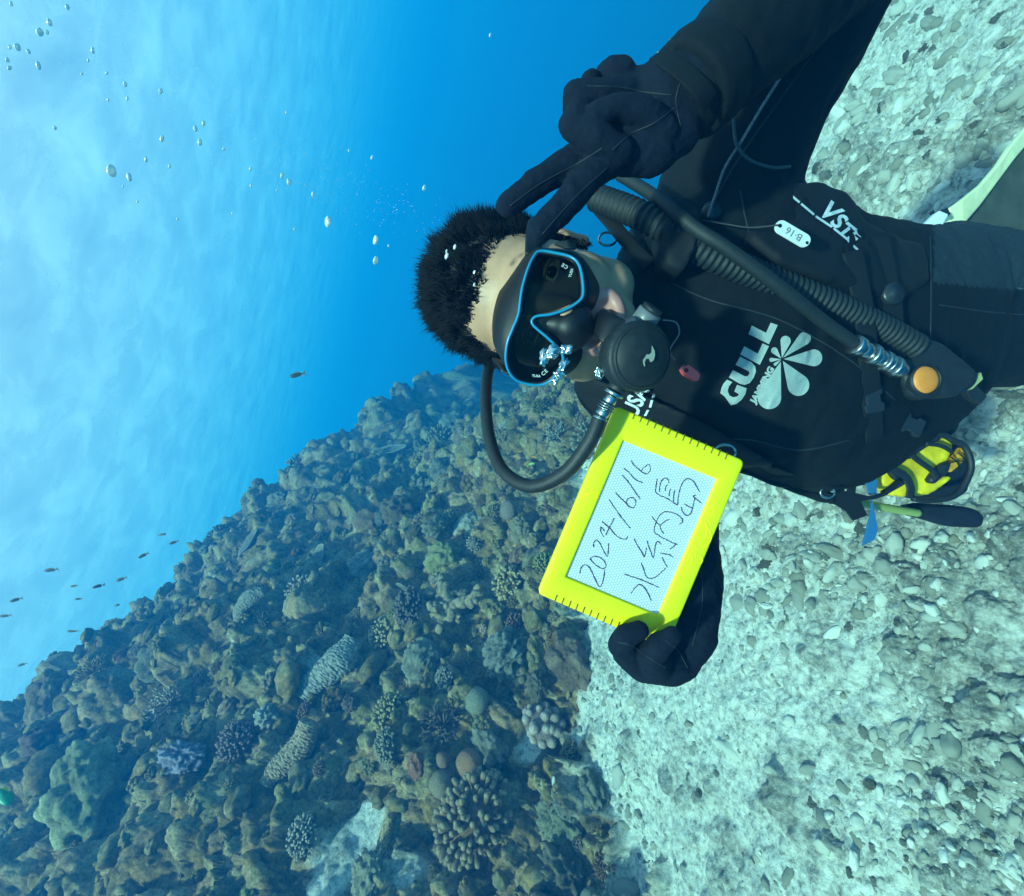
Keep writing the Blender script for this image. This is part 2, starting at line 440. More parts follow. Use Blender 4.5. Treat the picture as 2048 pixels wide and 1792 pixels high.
def fib_dirs(n, lo=0.0):
    k = np.arange(n); z = 1 - (1 - lo) * (k + 0.5) / n; ph = k * 2.39996
    r = np.sqrt(np.clip(1 - z * z, 0, 1))
    return np.column_stack([r * np.cos(ph), r * np.sin(ph), z])

def coral_mesh(kind, seed, lod=0):
    r = np.random.default_rng(seed); mb = MB()
    off = r.random(3) * 50
    if kind == 'finger':                      # dome of stubby fingers
        n = (150, 70)[lod > 0]
        sx, sy, sz = r.uniform(0.85, 1.1), r.uniform(0.7, 1.0), r.uniform(0.6, 0.85)
        v, f = ICO[3]
        vv = v * np.array([sx, sy, sz]) * 0.72 * (1 + 0.2 * (fbm(v * 2 + off, 2) - 0.5))[:, None]
        mb.add(vv, t=f, a=0.0)
        for d in fib_dirs(n, -0.25):
            d = unit(d + r.normal(0, 0.09, 3)); s0 = d * np.array([sx, sy, sz]) * 0.62
            L = r.uniform(0.24, 0.42); up = unit(d + np.array([0, 0, 0.25]))
            e = s0 + up * L; mid = s0 + up * L * 0.55 + r.normal(0, 0.012, 3)
            w = r.uniform(0.048, 0.066)
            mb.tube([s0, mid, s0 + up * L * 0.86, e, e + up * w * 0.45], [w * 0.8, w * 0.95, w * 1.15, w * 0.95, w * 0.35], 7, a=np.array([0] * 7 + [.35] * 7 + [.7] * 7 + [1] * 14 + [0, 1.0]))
            if r.random() < 0.45 and lod == 0:
                sd = unit(up + r.normal(0, 0.6, 3)); e2 = mid + sd * L * 0.42
                mb.tube([mid, mid + sd * L * 0.25, e2, e2 + sd * w * 0.3], [w * .7, w * .85, w * .8, w * .3], 6, a=np.array([.35] * 6 + [.7] * 6 + [1] * 12 + [0, 1.0]))
    elif kind == 'branch':                    # open thicket of thin branches
        def grow(p, d, L, w, k):
            e = p + d * L; m_ = p + d * L * 0.5 + r.normal(0, 0.02, 3)
            last = k == 0
            mb.tube([p, m_, e, e + d * w * 0.6], [w, w * .9, w * (.75), w * .25], 6, a=np.array([.1] * 6 + [.4] * 6 + [1.0 if last else .5] * 12 + [0, 1.0]))
            if not last:
                for _ in range(r.integers(2, 4)):
                    grow(p + d * L * r.uniform(.5, 1), unit(d + r.normal(0, 0.5, 3) + np.array([0, 0, .15])), L * r.uniform(.55, .8), w * .8, k - 1)
        for d in fib_dirs(16, 0.0):
            grow(d * 0.1, unit(d + r.normal(0, .15, 3)), r.uniform(.35, .5), 0.05, 2)
    elif kind == 'boulder':                   # massive, lobed
        v, f = ICO[5 - lod]
        w1, _, idn = worley(v * 2.0 + off); w2, _, _ = worley(v * 7 + off)
        rad = 0.66 + 0.36 * (1 - np.clip(w1, 0, 1) ** 2) + 0.09 * (1 - np.clip(w2, 0, 1) ** 2) + 0.55 * (fbm(v * 2 + off, 3) - .5) + .22 * (fbm(v * 11 + off, 3, .6) - .5)
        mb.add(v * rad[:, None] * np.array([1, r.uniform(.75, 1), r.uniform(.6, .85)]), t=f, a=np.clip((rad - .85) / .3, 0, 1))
    elif kind == 'brain':                     # smooth round head
        v, f = ICO[5 - lod]
        rad = 0.97 + 0.10 * (fbm(v * 1.5 + off, 2) - .5) - 0.02 * np.abs(np.sin(14 * fbm(v * 2.2 + off, 2) * math.pi))
        mb.add(v * rad[:, None] * np.array([1, r.uniform(.85, 1), r.uniform(.8, 1)]), t=f, a=0.6)
    elif kind == 'crag':                      # dead, overgrown rock
        v, f = ICO[5 - lod]
        rid = 1 - np.abs(2 * fbm(v * 2.2 + off, 4, .6) - 1)
        w1, _, _ = worley(v * 3.2 + off)
        rad = 0.42 + 0.5 * rid + 0.32 * (1 - np.clip(w1, 0, 1) ** 2) * (r.random() + .3) + 0.9 * (fbm(v * 3.4 + off + 7, 5, .62) - .5) + .35 * (fbm(v * 12 + off, 3, .6) - .5)
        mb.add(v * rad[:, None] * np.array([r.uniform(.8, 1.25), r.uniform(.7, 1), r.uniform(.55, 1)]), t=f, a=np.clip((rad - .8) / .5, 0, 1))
    elif kind == 'knobs':                     # cluster of rounded heads on one base
        v, f = ICO[4 - lod]
        mb.add(v * np.array([.85, .75, .45]) * (1 + .25 * (fbm(v * 3 + off, 3) - .5))[:, None], t=f, a=0.1)
        v2, f2 = ICO[3 if lod == 0 else 2]
        for d in fib_dirs(22, 0.05):
            d = unit(d + r.normal(0, .12, 3)); c = d * np.array([.8, .7, .5]); s_ = r.uniform(.13, .23)
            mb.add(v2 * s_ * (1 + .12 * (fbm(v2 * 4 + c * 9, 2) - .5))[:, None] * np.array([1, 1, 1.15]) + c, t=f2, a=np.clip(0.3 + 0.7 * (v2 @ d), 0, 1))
    elif kind == 'plate':                     # tilted thin table seen edge-on, thick rim
        n, k = 56, 12
        a = np.linspace(0, 2 * math.pi, n, endpoint=False)
        edge = 0.8 + 0.35 * (fbm(np.column_stack([np.cos(a) * 1.6, np.sin(a) * 1.6, a * 0]) + off, 3) - .3)
        rows = []
        for s_ in (1, -1):
            for j in range(k):
                q_ = (j + 0.02) / (k - 1) * 1.0
                q_ = min(q_, 1)
                x = np.cos(a) * edge * q_; y = np.sin(a) * edge * q_ * 0.8
                bump = 0.09 * (fbm(np.column_stack([x, y, x * 0]) * 7 + off, 3) - .5)
                z = s_ * (0.045 * math.sqrt(max(0, 1 - q_ ** 4)) + 0.004) + 0.16 * q_ ** 2 + bump * (1 if s_ > 0 else .6) - (0.30 * (1 - q_) ** 2 if s_ < 0 else 0)
                rows.append((np.column_stack([x, y, z]), q_))
        vv = np.vstack([a_ for a_, _ in rows]); aa_ = np.concatenate([np.full(n, q_ ** 3) for _, q_ in rows])
        idx_ = np.arange(2 * k * n).reshape(2 * k, n); qs = []
        for j in range(k - 1):
            qs.append(np.stack([idx_[j], np.roll(idx_[j], -1), np.roll(idx_[j + 1], -1), idx_[j + 1]], -1))
            qs.append(np.stack([idx_[k + j + 1], np.roll(idx_[k + j + 1], -1), np.roll(idx_[k + j], -1), idx_[k + j]], -1))
        qs.append(np.stack([idx_[k - 1], np.roll(idx_[k - 1], -1), np.roll(idx_[2 * k - 1], -1), idx_[2 * k - 1]], -1))
        mb.add(vv, q=np.vstack(qs), a=aa_)
    elif kind == 'column':                    # long leaning pillar covered with small knobs, along +x
        m_ = 240; t = np.linspace(0, 1, m_)
        path = np.column_stack([t * 2 - 1, 0.10 * np.sin(t * 5 + off[0]), 0.12 * np.sin(t * 3.5 + off[1])])
        rad = 0.20 * (0.55 + 0.6 * np.sin(np.clip(t * 1.05 + .05, 0, 1) * math.pi) ** .6) * (0.8 + .5 * fbm(np.column_stack([t * 5, t * 0, t * 0]) + off, 2))
        rad[0] *= .3; rad[-1] *= .3
        vv, q_, t_ = tube_np(path, rad, 72)
        w1, _, _ = worley(vv * 17 + off)
        c = np.vstack([np.repeat(path, 72, 0), path[0], path[-1]])
        nn = (vv - c); nn /= np.linalg.norm(nn, axis=1, keepdims=True) + 1e-9
        h = (1 - np.clip(w1 * 1.1, 0, 1) ** 2)
        mb.add(vv + nn * (h * 0.045)[:, None], q_, t_, a=h)
    elif kind == 'sprawl':                    # antler-like sprawling colony with a knobbly skin
        def arm(p, d, L, w, k):
            n_ = 12; t = np.linspace(0, 1, n_)
            wob = np.cumsum(r.normal(0, 0.02, (n_, 3)), 0)
            path = p + d * (t * L)[:, None] + wob
            vv, q_, t_ = tube_np(path, w * (1.1 - .35 * t) * np.where(t > .97, .35, 1), 14)
            w1, _, _ = worley(vv * 12 + off)
            c = np.vstack([np.repeat(path, 14, 0), path[0], path[-1]]); nn = vv - c; nn /= np.linalg.norm(nn, axis=1, keepdims=True) + 1e-9
            h = 1 - np.clip(w1, 0, 1) ** 2
            mb.add(vv + nn * (h * .05)[:, None], q_, t_, a=h * .8)
            if k:
                for _ in range(3):
                    j = r.integers(4, n_); arm(path[j], unit(d * .7 + r.normal(0, .6, 3)), L * .6, w * .75, k - 1)
        for d in ([1, .1, .1], [-.9, .3, .15], [.1, 1, .2], [-.2, -.9, .2]):
            arm(np.zeros(3), unit(np.array(d, float)), .62, .12, 2)
    elif kind == 'spire':
        v, f = ICO[4]
        hh = (v[:, 2] + 1) / 2
        w1, _, _ = worley(v * np.array([3, 3, 5]) + off)
        rad = (1.05 - hh) ** 0.9 * (.5 + .25 * fbm(v * 3 + off, 3)) + .1 * (1 - np.clip(w1, 0, 1))
        mb.add(np.column_stack([v[:, 0] * rad, v[:, 1] * rad * .7, (hh * 2.2 - .4)]), t=f, a=hh)
    return mb.mesh(kind + '_coral', True, 'tip')

def coral_mat(name, dark, light, tipc, bscale=60, bstr=0.6, vary=0.35):
    mt, nt, b = newmat(name)
    co = coords(nt)
    oi = nt.nodes.new('ShaderNodeObjectInfo')
    tip = N(nt, 'ShaderNodeAttribute', attribute_name='tip')
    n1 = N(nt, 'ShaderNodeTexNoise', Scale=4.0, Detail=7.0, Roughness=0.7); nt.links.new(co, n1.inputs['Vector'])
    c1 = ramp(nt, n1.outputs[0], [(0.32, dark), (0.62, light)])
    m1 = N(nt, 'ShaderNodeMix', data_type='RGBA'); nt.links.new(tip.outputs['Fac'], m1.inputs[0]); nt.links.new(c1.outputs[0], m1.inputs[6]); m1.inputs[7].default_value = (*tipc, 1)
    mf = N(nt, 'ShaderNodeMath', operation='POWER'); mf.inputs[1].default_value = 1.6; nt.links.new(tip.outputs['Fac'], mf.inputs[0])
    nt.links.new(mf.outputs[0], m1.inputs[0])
    hsv = nt.nodes.new('ShaderNodeHueSaturation')
    for inp, lo, hi, mul_ in (('Hue', 0.47, 0.53, 1.0), ('Saturation', 0.55, 1.1, 7.3), ('Value', 1 - vary, 1 + vary * .8, 13.7)):
        a_ = N(nt, 'ShaderNodeMath', operation='MULTIPLY'); a_.inputs[1].default_value = mul_; nt.links.new(oi.outputs['Random'], a_.inputs[0])
        fr = N(nt, 'ShaderNodeMath', operation='FRACT'); nt.links.new(a_.outputs[0], fr.inputs[0])
        mr = nt.nodes.new('ShaderNodeMapRange'); mr.inputs['To Min'].default_value = lo; mr.inputs['To Max'].default_value = hi
        nt.links.new(fr.outputs[0], mr.inputs['Value']); nt.links.new(mr.outputs[0], hsv.inputs[inp])
    nt.links.new(m1.outputs[2], hsv.inputs['Color'])
    # bare and overgrown spots
    n3 = N(nt, 'ShaderNodeTexNoise', Scale=14.0, Detail=8.0, Roughness=0.75); nt.links.new(co, n3.inputs['Vector'])
    sp = ramp(nt, n3.outputs[0], [(0.35, 0.35), (0.5, .8), (0.72, 1.2)])
    m2 = N(nt, 'ShaderNodeMix', data_type='RGBA', blend_type='MULTIPLY'); m2.inputs[0].default_value = 1
    nt.links.new(hsv.outputs[0], m2.inputs[6]); nt.links.new(sp.outputs[0], m2.inputs[7])
    nt.links.new(m2.outputs[2], b.inputs['Base Color'])
    b.inputs['Roughness'].default_value = 0.85; b.inputs['Specular IOR Level'].default_value = 0.2
    n2 = N(nt, 'ShaderNodeTexNoise', Scale=float(bscale), Detail=5.0, Roughness=0.7); nt.links.new(co, n2.inputs['Vector'])
    bp = N(nt, 'ShaderNodeBump', Strength=bstr, Distance=0.05); nt.links.new(n2.outputs[0], bp.inputs['Height']); nt.links.new(bp.outputs[0], b.inputs['Normal'])
    return mt
CM = {
    'tan': coral_mat('coral_tan', (.17, .085, .03), (.37, .21, .09), (.62, .43, .24)),
    'olive': coral_mat('coral_olive', (.12, .085, .02), (.29, .21, .06), (.46, .37, .14)),
    'mauve': coral_mat('coral_mauve', (.15, .068, .04), (.28, .15, .095), (.40, .25, .17)),
    'grey': coral_mat('coral_grey', (.13, .11, .07), (.28, .25, .17), (.44, .39, .28)),
    'brown': coral_mat('coral_brown', (.10, .05, .015), (.24, .13, .04), (.38, .24, .10)),
    'pink': coral_mat('coral_pink', (.24, .11, .06), (.48, .26, .15), (.68, .46, .30)),
    'red': coral_mat('coral_red', (.20, .05, .025), (.38, .11, .05), (.45, .20, .10)),
    'lilac': coral_mat('coral_lilac', (.18, .14, .26), (.32, .27, .42), (.45, .4, .55)),
    'pale': coral_mat('coral_pale', (.26, .22, .15), (.44, .38, .28), (.60, .54, .42), vary=.15),
    'yellow': coral_mat('coral_yellow', (.20, .15, .04), (.34, .27, .08), (.42, .36, .16)),
}
NAMES = {'finger': 'finger_coral', 'branch': 'branching_coral', 'boulder': 'boulder_coral', 'brain': 'brain_coral', 'crag': 'reef_rock', 'knobs': 'knob_coral',
         'plate': 'plate_coral', 'column': 'pillar_coral', 'sprawl': 'antler_coral', 'spire': 'coral_spire'}
CATS = {'finger': 'coral', 'branch': 'coral', 'boulder': 'coral', 'brain': 'coral', 'crag': 'rock', 'knobs': 'coral', 'plate': 'coral', 'column': 'coral', 'sprawl': 'coral', 'spire': 'coral'}
_lib = {}
def coral(kind, matk, seed, lod=0):
    key = (kind, matk, seed, lod)
    if key not in _lib:
        base = (kind, seed, lod)
        if base not in _lib: _lib[base] = coral_mesh(kind, seed, lod)
        me = _lib[base].copy(); me.materials.append(CM[matk]); _lib[key] = me
    o = bpy.data.objects.new(NAMES[kind], _lib[key]); COL.objects.link(o)
    return o
placed = []
def place(kind, matk, seed, px, py, rx, ry=None, label=None, group=None, ang=None, tilt=0.6, sink=0.25, lod=0, hint=None, lift=0.0):
    """rx, ry: how wide it looks in the frame; real size follows from its distance"""
    hit = ground.pix(px, py)
    if hit[0] is None: return None
    loc, nor, _, dist = hit
    depth = (loc - CAM).dot(fwd)
    s = rx * depth / F
    o = coral(kind, matk, seed, lod)
    upv = (Vector(nor) * tilt + Vector((0, 0, 1)) * (1 - tilt) - fwd * 0.15).normalized()
    if ang is not None:                       # long axis along a direction seen in the frame
        xax = FV(math.cos(ang), math.sin(ang), 0.0)
        xax = (xax - upv * xax.dot(upv) * .8).normalized()
        zax = (upv - xax * upv.dot(xax)).normalized(); yax = zax.cross(xax)
        rot = Matrix((xax, yax, zax)).transposed()
    else:
        rot = upv.to_track_quat('Z', 'Y').to_matrix() @ Matrix.Rotation(rnd.uniform(0, 6.28), 3, 'Z')
    sy = s if ry is None else ry * depth / F
    o.matrix_world = Matrix.Translation(loc + upv * (s * (0.35 - sink) + lift)) @ rot.to_4x4() @ Matrix.Diagonal((s, sy if ang is not None else (s + sy) / 2, (s + sy) / 2, 1))
    tag(o, label, CATS[kind], group)
    placed.append((loc.x, loc.y, loc.z, s))
    return o

place('finger', 'pink', 1, 954, 1640, 86, 96, 'large pinkish tan finger coral head with fat pale tips beside the pale sand')
place('brain', 'tan', 2, 884, 1562, 28, 28, 'largest smooth tan brain coral ball beside the big pinkish finger coral', lift=.03)
place('brain', 'tan', 3, 915, 1580, 19, 19, 'smaller smooth tan brain coral ball tucked under the larger one', lift=.02)
place('brain', 'tan', 4, 887, 1524, 16, 16, 'little smooth tan coral ball above the larger brain coral', lift=.02)
place('finger', 'tan', 5, 1025, 1170, 42, 52, 'oval pale tan finger coral with fine tips standing beside the yellow slate')
place('finger', 'tan', 6, 778, 1270, 42, 40, 'tan finger coral dome on the edge of a ledge beside antler coral')
place('finger', 'mauve', 7, 828, 1215, 50, 30, 'wide mauve finger coral next to the knobbly antler coral')
place('boulder', 'grey', 8, 845, 1325, 40, 40, 'grey lumpy coral boulder below the tan finger coral dome')
place('sprawl', 'pink', 9, 905, 1215, 80, 80, 'sprawling pinkish antler coral with knobbly crooked arms')
place('boulder', 'yellow', 10, 888, 1115, 42, 42, 'mustard yellow lobed coral boulder behind the pinkish antler coral')
place('column', 'pale', 11, 668, 1340, 66, 110, 'long pale leaning pillar of coral covered with fine knobs, upper half', ang=math.radians(118), lift=.05)
place('column', 'tan', 12, 588, 1505, 62, 95, 'tan lower end of the long leaning coral pillar, broken into lumps', ang=math.radians(113), lift=.04)
place('boulder', 'red', 13, 834, 1530, 24, 22, 'rusty red lumpy coral behind the tan brain coral balls')
place('branch', 'mauve', 14, 888, 1455, 52, 60, 'dark purple branching coral thicket below the grey rocks')
place('finger', 'olive', 15, 784, 1428, 40, 46, 'olive finger coral with swollen tips beside the purple thicket')
place('finger', 'olive', 16, 780, 1490, 36, 34, 'olive brown finger coral just below the swollen tipped one')
place('knobs', 'tan', 17, 1088, 1450, 50, 46, 'cluster of round tan coral heads on a dark rock at the sand')
place('boulder', 'grey', 18, 985, 1490, 46, 44, 'dark grey domed coral between the knob cluster and purple thicket')
place('boulder', 'brown', 19, 1058, 1550, 26, 24, 'low orange brown coral mound on the reef foot beside sand')
place('brain', 'grey', 20, 954, 1402, 28, 28, 'plain grey coral dome in the middle of the reef foot')
place('finger', 'mauve', 21, 1036, 1257, 34, 32, 'mauve finger coral with ringed tips below the slate corner')
place('crag', 'grey', 22, 1015, 1310, 46, 36, 'grey green craggy coral ledge near the gloved hand')
place('finger', 'mauve', 23, 482, 1484, 42, 50, 'pinkish brown finger coral dome in front of a smooth olive dome')
place('brain', 'olive', 24, 466, 1448, 27, 27, 'smooth olive coral dome rising behind the pinkish brown finger coral', lift=.02)
place('crag', 'pale', 25, 541, 1432, 30, 24, 'pale blocky rock beside the leaning coral pillar')
place('crag', 'lilac', 26, 365, 1513, 38, 20, 'lilac crusted rock slab half way up the reef slope')
place('boulder', 'olive', 27, 190, 1580, 95, 60, 'very large olive coral mound low on the slope near the photo corner')
place('boulder', 'brown', 28, 110, 1400, 62, 52, 'large dark coral dome standing on the reef crest')
place('column', 'grey', 29, 512, 1212, 44, 60, 'thin straight dead coral stick lying across the upper slope', ang=math.radians(133), lift=.08)
place('spire', 'brown', 30, 648, 1240, 30, 30, 'pointed brown coral spire standing up from the slope', ang=math.radians(20), lift=.05)
place('plate', 'grey', 31, 505, 1085, 42, 24, 'wide pale coral plate tilted on the far slope', ang=math.radians(150))
place('plate', 'grey', 32, 780, 905, 40, 20, 'pale coral plate on the hazy far slope near the regulator hose', ang=math.radians(160))
place('boulder', 'grey', 33, 735, 1135, 36, 40, 'grey green upright coral boulder in the blue shade')
place('boulder', 'grey', 34, 868, 1056, 24, 22, 'small blue grey lumpy coral behind the mustard yellow boulder')
place('boulder', 'pale', 35, 940, 1060, 34, 30, 'pale grey lumpy coral boulder left of the yellow slate')
place('branch', 'pale', 36, 1115, 870, 34, 30, 'delicate pale branching coral seen inside the loop of hose')
place('plate', 'pale', 37, 1020, 850, 28, 26, 'round pale coral with scalloped rim inside the hose loop')
place('knobs', 'brown', 38, 670, 1400, 28, 28, 'brown knobbly coral leaning against the pillar')
place('crag', 'pale', 39, 740, 1760, 46, 30, 'pale broken rock at the lower edge of the white sand patch')
place('crag', 'grey', 40, 1130, 1640, 50, 60, 'rough grey rock standing in the pale sand beside the finger coral')
place('crag', 'grey', 41, 1190, 1585, 34, 34, 'rough grey rock at the sand edge beyond the finger coral')
place('finger', 'olive', 42, 1095, 1130, 30, 30, 'small olive finger coral hard against the slate frame')
place('boulder', 'yellow', 43, 1045, 1060, 26, 26, 'rounded olive yellow coral beside the long slate edge')

# the rest of the colonies, crowded over the slope
kinds = [('finger', ('tan', 'olive', 'mauve', 'brown')), ('boulder', ('grey', 'olive', 'brown', 'tan')), ('crag', ('grey', 'brown', 'olive', 'grey')), ('knobs', ('tan', 'olive', 'grey', 'brown')),
         ('branch', ('tan', 'mauve', 'grey', 'olive')), ('brain', ('olive', 'tan', 'grey', 'brown')), ('plate', ('grey', 'olive', 'brown', 'grey')), ('sprawl', ('grey', 'tan', 'brown', 'olive')), ('column', ('tan', 'grey', 'olive', 'grey'))]
wts = [0.30, 0.17, 0.20, 0.12, 0.09, 0.04, 0.02, 0.05, 0.01]
words = {'finger': 'finger coral head', 'boulder': 'lumpy boulder coral', 'crag': 'craggy reef rock', 'knobs': 'coral with round knobs', 'branch': 'thin branching coral thicket',
         'brain': 'smooth domed coral', 'plate': 'tilted coral plate', 'sprawl': 'knobbly antler coral', 'column': 'fallen coral pillar'}
mword = {'tan': 'tan', 'olive': 'olive', 'mauve': 'mauve', 'grey': 'grey', 'brown': 'brown'}
cnt = 0
NAMELESS = []
MARKS = [('big pinkish finger coral', 954, 1640), ('tan brain coral balls', 890, 1560), ('oval tan finger coral', 1025, 1170), ('pinkish antler coral', 905, 1215), ('mustard yellow boulder', 888, 1115), ('leaning pale pillar', 668, 1340),
         ('broken lower end of the pillar', 588, 1505), ('rusty red coral', 834, 1530), ('purple thicket', 888, 1455), ('knob cluster by the sand', 1088, 1450), ('grey green craggy ledge', 1015, 1310), ('pinkish brown finger dome', 482, 1484),
         ('pale blocky rock', 541, 1432), ('lilac crusted slab', 365, 1513), ('large olive mound', 190, 1580), ('dark dome on the crest', 110, 1400), ('thin dead coral stick', 512, 1212), ('brown spire', 648, 1240), ('wide pale plate', 505, 1085),
         ('hose loop', 1050, 900), ('lone dark fish', 593, 800), ('diver\'s chin strap side', 960, 760), ('slate corner', 1110, 1180), ('reef crest notch', 700, 860), ('lower photo edge', 350, 1740), ('left photo corner', 60, 1720)]
def name_all(items, marks):
    out_ = {}
    for it in items:
        o, fx, fy, sp, what, cat, zone = it
        nm, mx_, my_ = min(marks, key=lambda m: (m[1] - fx) ** 2 + (m[2] - fy) ** 2)
        dx, dy = fx - mx_, fy - my_; dd = math.hypot(dx, dy)
        dr = ('right of' if dx > 0 else 'left of') if abs(dx) > abs(dy) * 2.2 else ('below' if dy > 0 else 'above') if abs(dy) > abs(dx) * 2.2 else ('below right of' if dx > 0 and dy > 0 else 'above right of' if dx > 0 else 'below left of' if dy > 0 else 'above left of')
        ds = 'touching' if dd < 34 else 'just' if dd < 75 else 'some way' if dd < 130 else 'well'
        lb = f'{what} ' + (f'close against the {nm}' if ds == 'touching' else f'{ds} {dr} the {nm}')
        out_.setdefault(lb, []).append(it)
    for lb, its in out_.items():
        its.sort(key=lambda t: -t[3])
        pre = {1: [''], 2: ['larger ', 'smaller '], 3: ['largest ', 'middle sized ', 'smallest ']}.get(len(its))
        for k_, (o, fx, fy, sp, what, cat, zone) in enumerate(its):
            tag(o, (pre[k_] if pre else '') + lb, cat, f'{what}s {zone}' if pre else lb.replace(what, what + 's'))
mini = MB()
def reef_here(x, y, z):
    return float(reef_mask(np.array([[x, y]]), np.array([z]))[0])
hits = []
cand = []
for _ in range(5200):
    a_ = rnd.uniform(math.radians(-72), math.radians(14)); r_ = 1.5 * (11 / 1.5) ** (rnd.random() ** 0.85)
    cand.append((r_ * math.sin(a_), r_ * math.cos(a_), r_, a_))
ca_ = np.array(cand); zb = base_height(ca_[:, :2]); mk_ = reef_mask(ca_[:, :2], zb)
for (x, y, r_, a_), z_, mk in zip(cand, zb, mk_):
    if mk < 0.55: continue
    hit = ground.at(x, y)
    if hit[0] is None: continue
    loc, nor = hit[0], hit[1]
    dv = loc - CAM; dep = dv.dot(fwd)
    fx = 1024 + F * dv.dot(photo_x) / dep; fy = 896 - F * dv.dot(photo_y) / dep
    if not (-60 < fx < 1250 and 640 < fy < 1860): continue
    s = rnd.uniform(0.034, 0.075) * (dep / 2.0) ** 0.45 * (rnd.uniform(1.5, 2.3) if rnd.random() < .22 else 1)
    if any((loc.x - p[0]) ** 2 + (loc.y - p[1]) ** 2 + (loc.z - p[2]) ** 2 < (0.62 * (s + p[3])) ** 2 for p in placed): continue
    k = rnd.choices(range(len(kinds)), wts)[0]
    kind, mats = kinds[k]; mk2 = rnd.choice(mats)
    if cnt < 275:
        o = coral(kind, mk2, 100 + rnd.randrange(3), 0 if dep < 3.4 else 1)
        zone = 'low on the reef' if dep < 3.0 else ('on the middle slope' if dep < 5 else 'on the hazy far slope')
        NAMELESS.append((o, fx, fy, s * F / dep, f'{mword[mk2]} {words[kind]}', CATS[kind], zone))
        upv = (Vector(nor) * .5 + Vector((0, 0, .5)) - fwd * .1 + Vector((rnd.gauss(0, .25), rnd.gauss(0, .25), 0))).normalized()
        if kind in ('plate', 'column'): upv = (upv + Vector((rnd.gauss(0, .5), rnd.gauss(0, .5), 0))).normalized()
        rot = upv.to_track_quat('Z', 'Y').to_matrix() @ Matrix.Rotation(rnd.uniform(0, 6.28), 3, 'Z')
        f_ = 1.4 if kind in ('column', 'sprawl') else .8 if kind == 'plate' else 1.0
        o.matrix_world = Matrix.Translation(loc + upv * s * .15) @ rot.to_4x4() @ Matrix.Diagonal((s * f_, s * f_, s * f_ * rnd.uniform(.8, 1.15), 1))
        placed.append((loc.x, loc.y, loc.z, s)); cnt += 1
    else:
        hits.append((loc, nor, s * rnd.choice((.4, .55, .8, 1.0))))
        placed.append((loc.x, loc.y, loc.z, s * .6))
name_all(NAMELESS, MARKS)
print('colonies', cnt, 'rest', len(hits))
# the uncountable rest of the growth as one mass
src = []
for kd, sd in (('crag', 7), ('boulder', 8), ('knobs', 9), ('crag', 10)):
    m_ = coral_mesh(kd, sd, 2); n_ = len(m_.vertices)
    v_ = np.empty(n_ * 3, np.float32); m_.vertices.foreach_get('co', v_)
    f_ = np.empty(len(m_.polygons) * 3, np.int32); m_.loops.foreach_get('vertex_index', f_)
    a_ = np.empty(n_, np.float32); m_.attributes['tip'].data.foreach_get('value', a_)
    src.append((v_.reshape(-1, 3), f_.reshape(-1, 3), a_)); bpy.data.meshes.remove(m_)
for loc, nor, s in hits[:1100]:
    v_, f_, a_ = rnd.choice(src)
    upv = (Vector(nor) * .6 + Vector((0, 0, .4))).normalized()
    rot = np.array(upv.to_track_quat('Z', 'Y').to_matrix() @ Matrix.Rotation(rnd.uniform(0, 6.28), 3, 'Z'))
    mini.add((v_ * s * np.array([rnd.uniform(.7, 1.3), rnd.uniform(.7, 1.1), rnd.uniform(.6, 1.2)])) @ rot.T + np.array(loc), t=f_, a=a_)
if mini.n:
    mm_, nt, b = newmat('reef_growth')
    co = coords(nt)
    n1 = N(nt, 'ShaderNodeTexNoise', Scale=3.5, Detail=3.0); nt.links.new(co, n1.inputs['Vector'])
    c1 = ramp(nt, n1.outputs[0], [(.3, (.12, .09, .03)), (.42, (.32, .205, .08)), (.5, (.21, .18, .10)), (.58, (.17, .115, .04)), (.7, (.40, .29, .16))])
    n2 = N(nt, 'ShaderNodeTexNoise', Scale=40.0, Detail=7.0, Roughness=.75); nt.links.new(co, n2.inputs['Vector'])
    c2 = ramp(nt, n2.outputs[0], [(.35, .28), (.7, 1.25)])
    m2 = N(nt, 'ShaderNodeMix', data_type='RGBA', blend_type='MULTIPLY'); m2.inputs[0].default_value = 1
    nt.links.new(c1.outputs[0], m2.inputs[6]); nt.links.new(c2.outputs[0], m2.inputs[7]); nt.links.new(m2.outputs[2], b.inputs['Base Color'])
    b.inputs['Roughness'].default_value = .9; b.inputs['Specular IOR Level'].default_value = .15
    o = link('reef_growth', mini.mesh('reef_growth', True, 'tip'), mm_)
    tag(o, 'mass of small coral lumps and overgrown rock between the larger colonies', 'coral growth', kind='stuff')

# ---- rubble on the sand
def rub_mat(name, dark, light):
    mt, nt, b = newmat(name); co = coords(nt); oi = nt.nodes.new('ShaderNodeObjectInfo')
    n1 = N(nt, 'ShaderNodeTexNoise', Scale=3.0, Detail=9.0, Roughness=.75); nt.links.new(co, n1.inputs['Vector'])
    c = ramp(nt, n1.outputs[0], [(.3, dark), (.52, light), (.72, tuple(min(1, x * 1.7) for x in light))])
    hs = nt.nodes.new('ShaderNodeHueSaturation'); mr = nt.nodes.new('ShaderNodeMapRange'); mr.inputs['To Min'].default_value = .65; mr.inputs['To Max'].default_value = 1.3
    nt.links.new(oi.outputs['Random'], mr.inputs['Value']); nt.links.new(mr.outputs[0], hs.inputs['Value']); nt.links.new(c.outputs[0], hs.inputs['Color']); nt.links.new(hs.outputs[0], b.inputs['Base Color'])
    b.inputs['Roughness'].default_value = .95; b.inputs['Specular IOR Level'].default_value = .1
    n2 = N(nt, 'ShaderNodeTexNoise', Scale=9.0, Detail=6.0, Roughness=.75); nt.links.new(co, n2.inputs['Vector'])
    bp = N(nt, 'ShaderNodeBump', Strength=1.0, Distance=.02); nt.links.new(n2.outputs[0], bp.inputs['Height']); nt.links.new(bp.outputs[0], b.inputs['Normal'])
    return mt
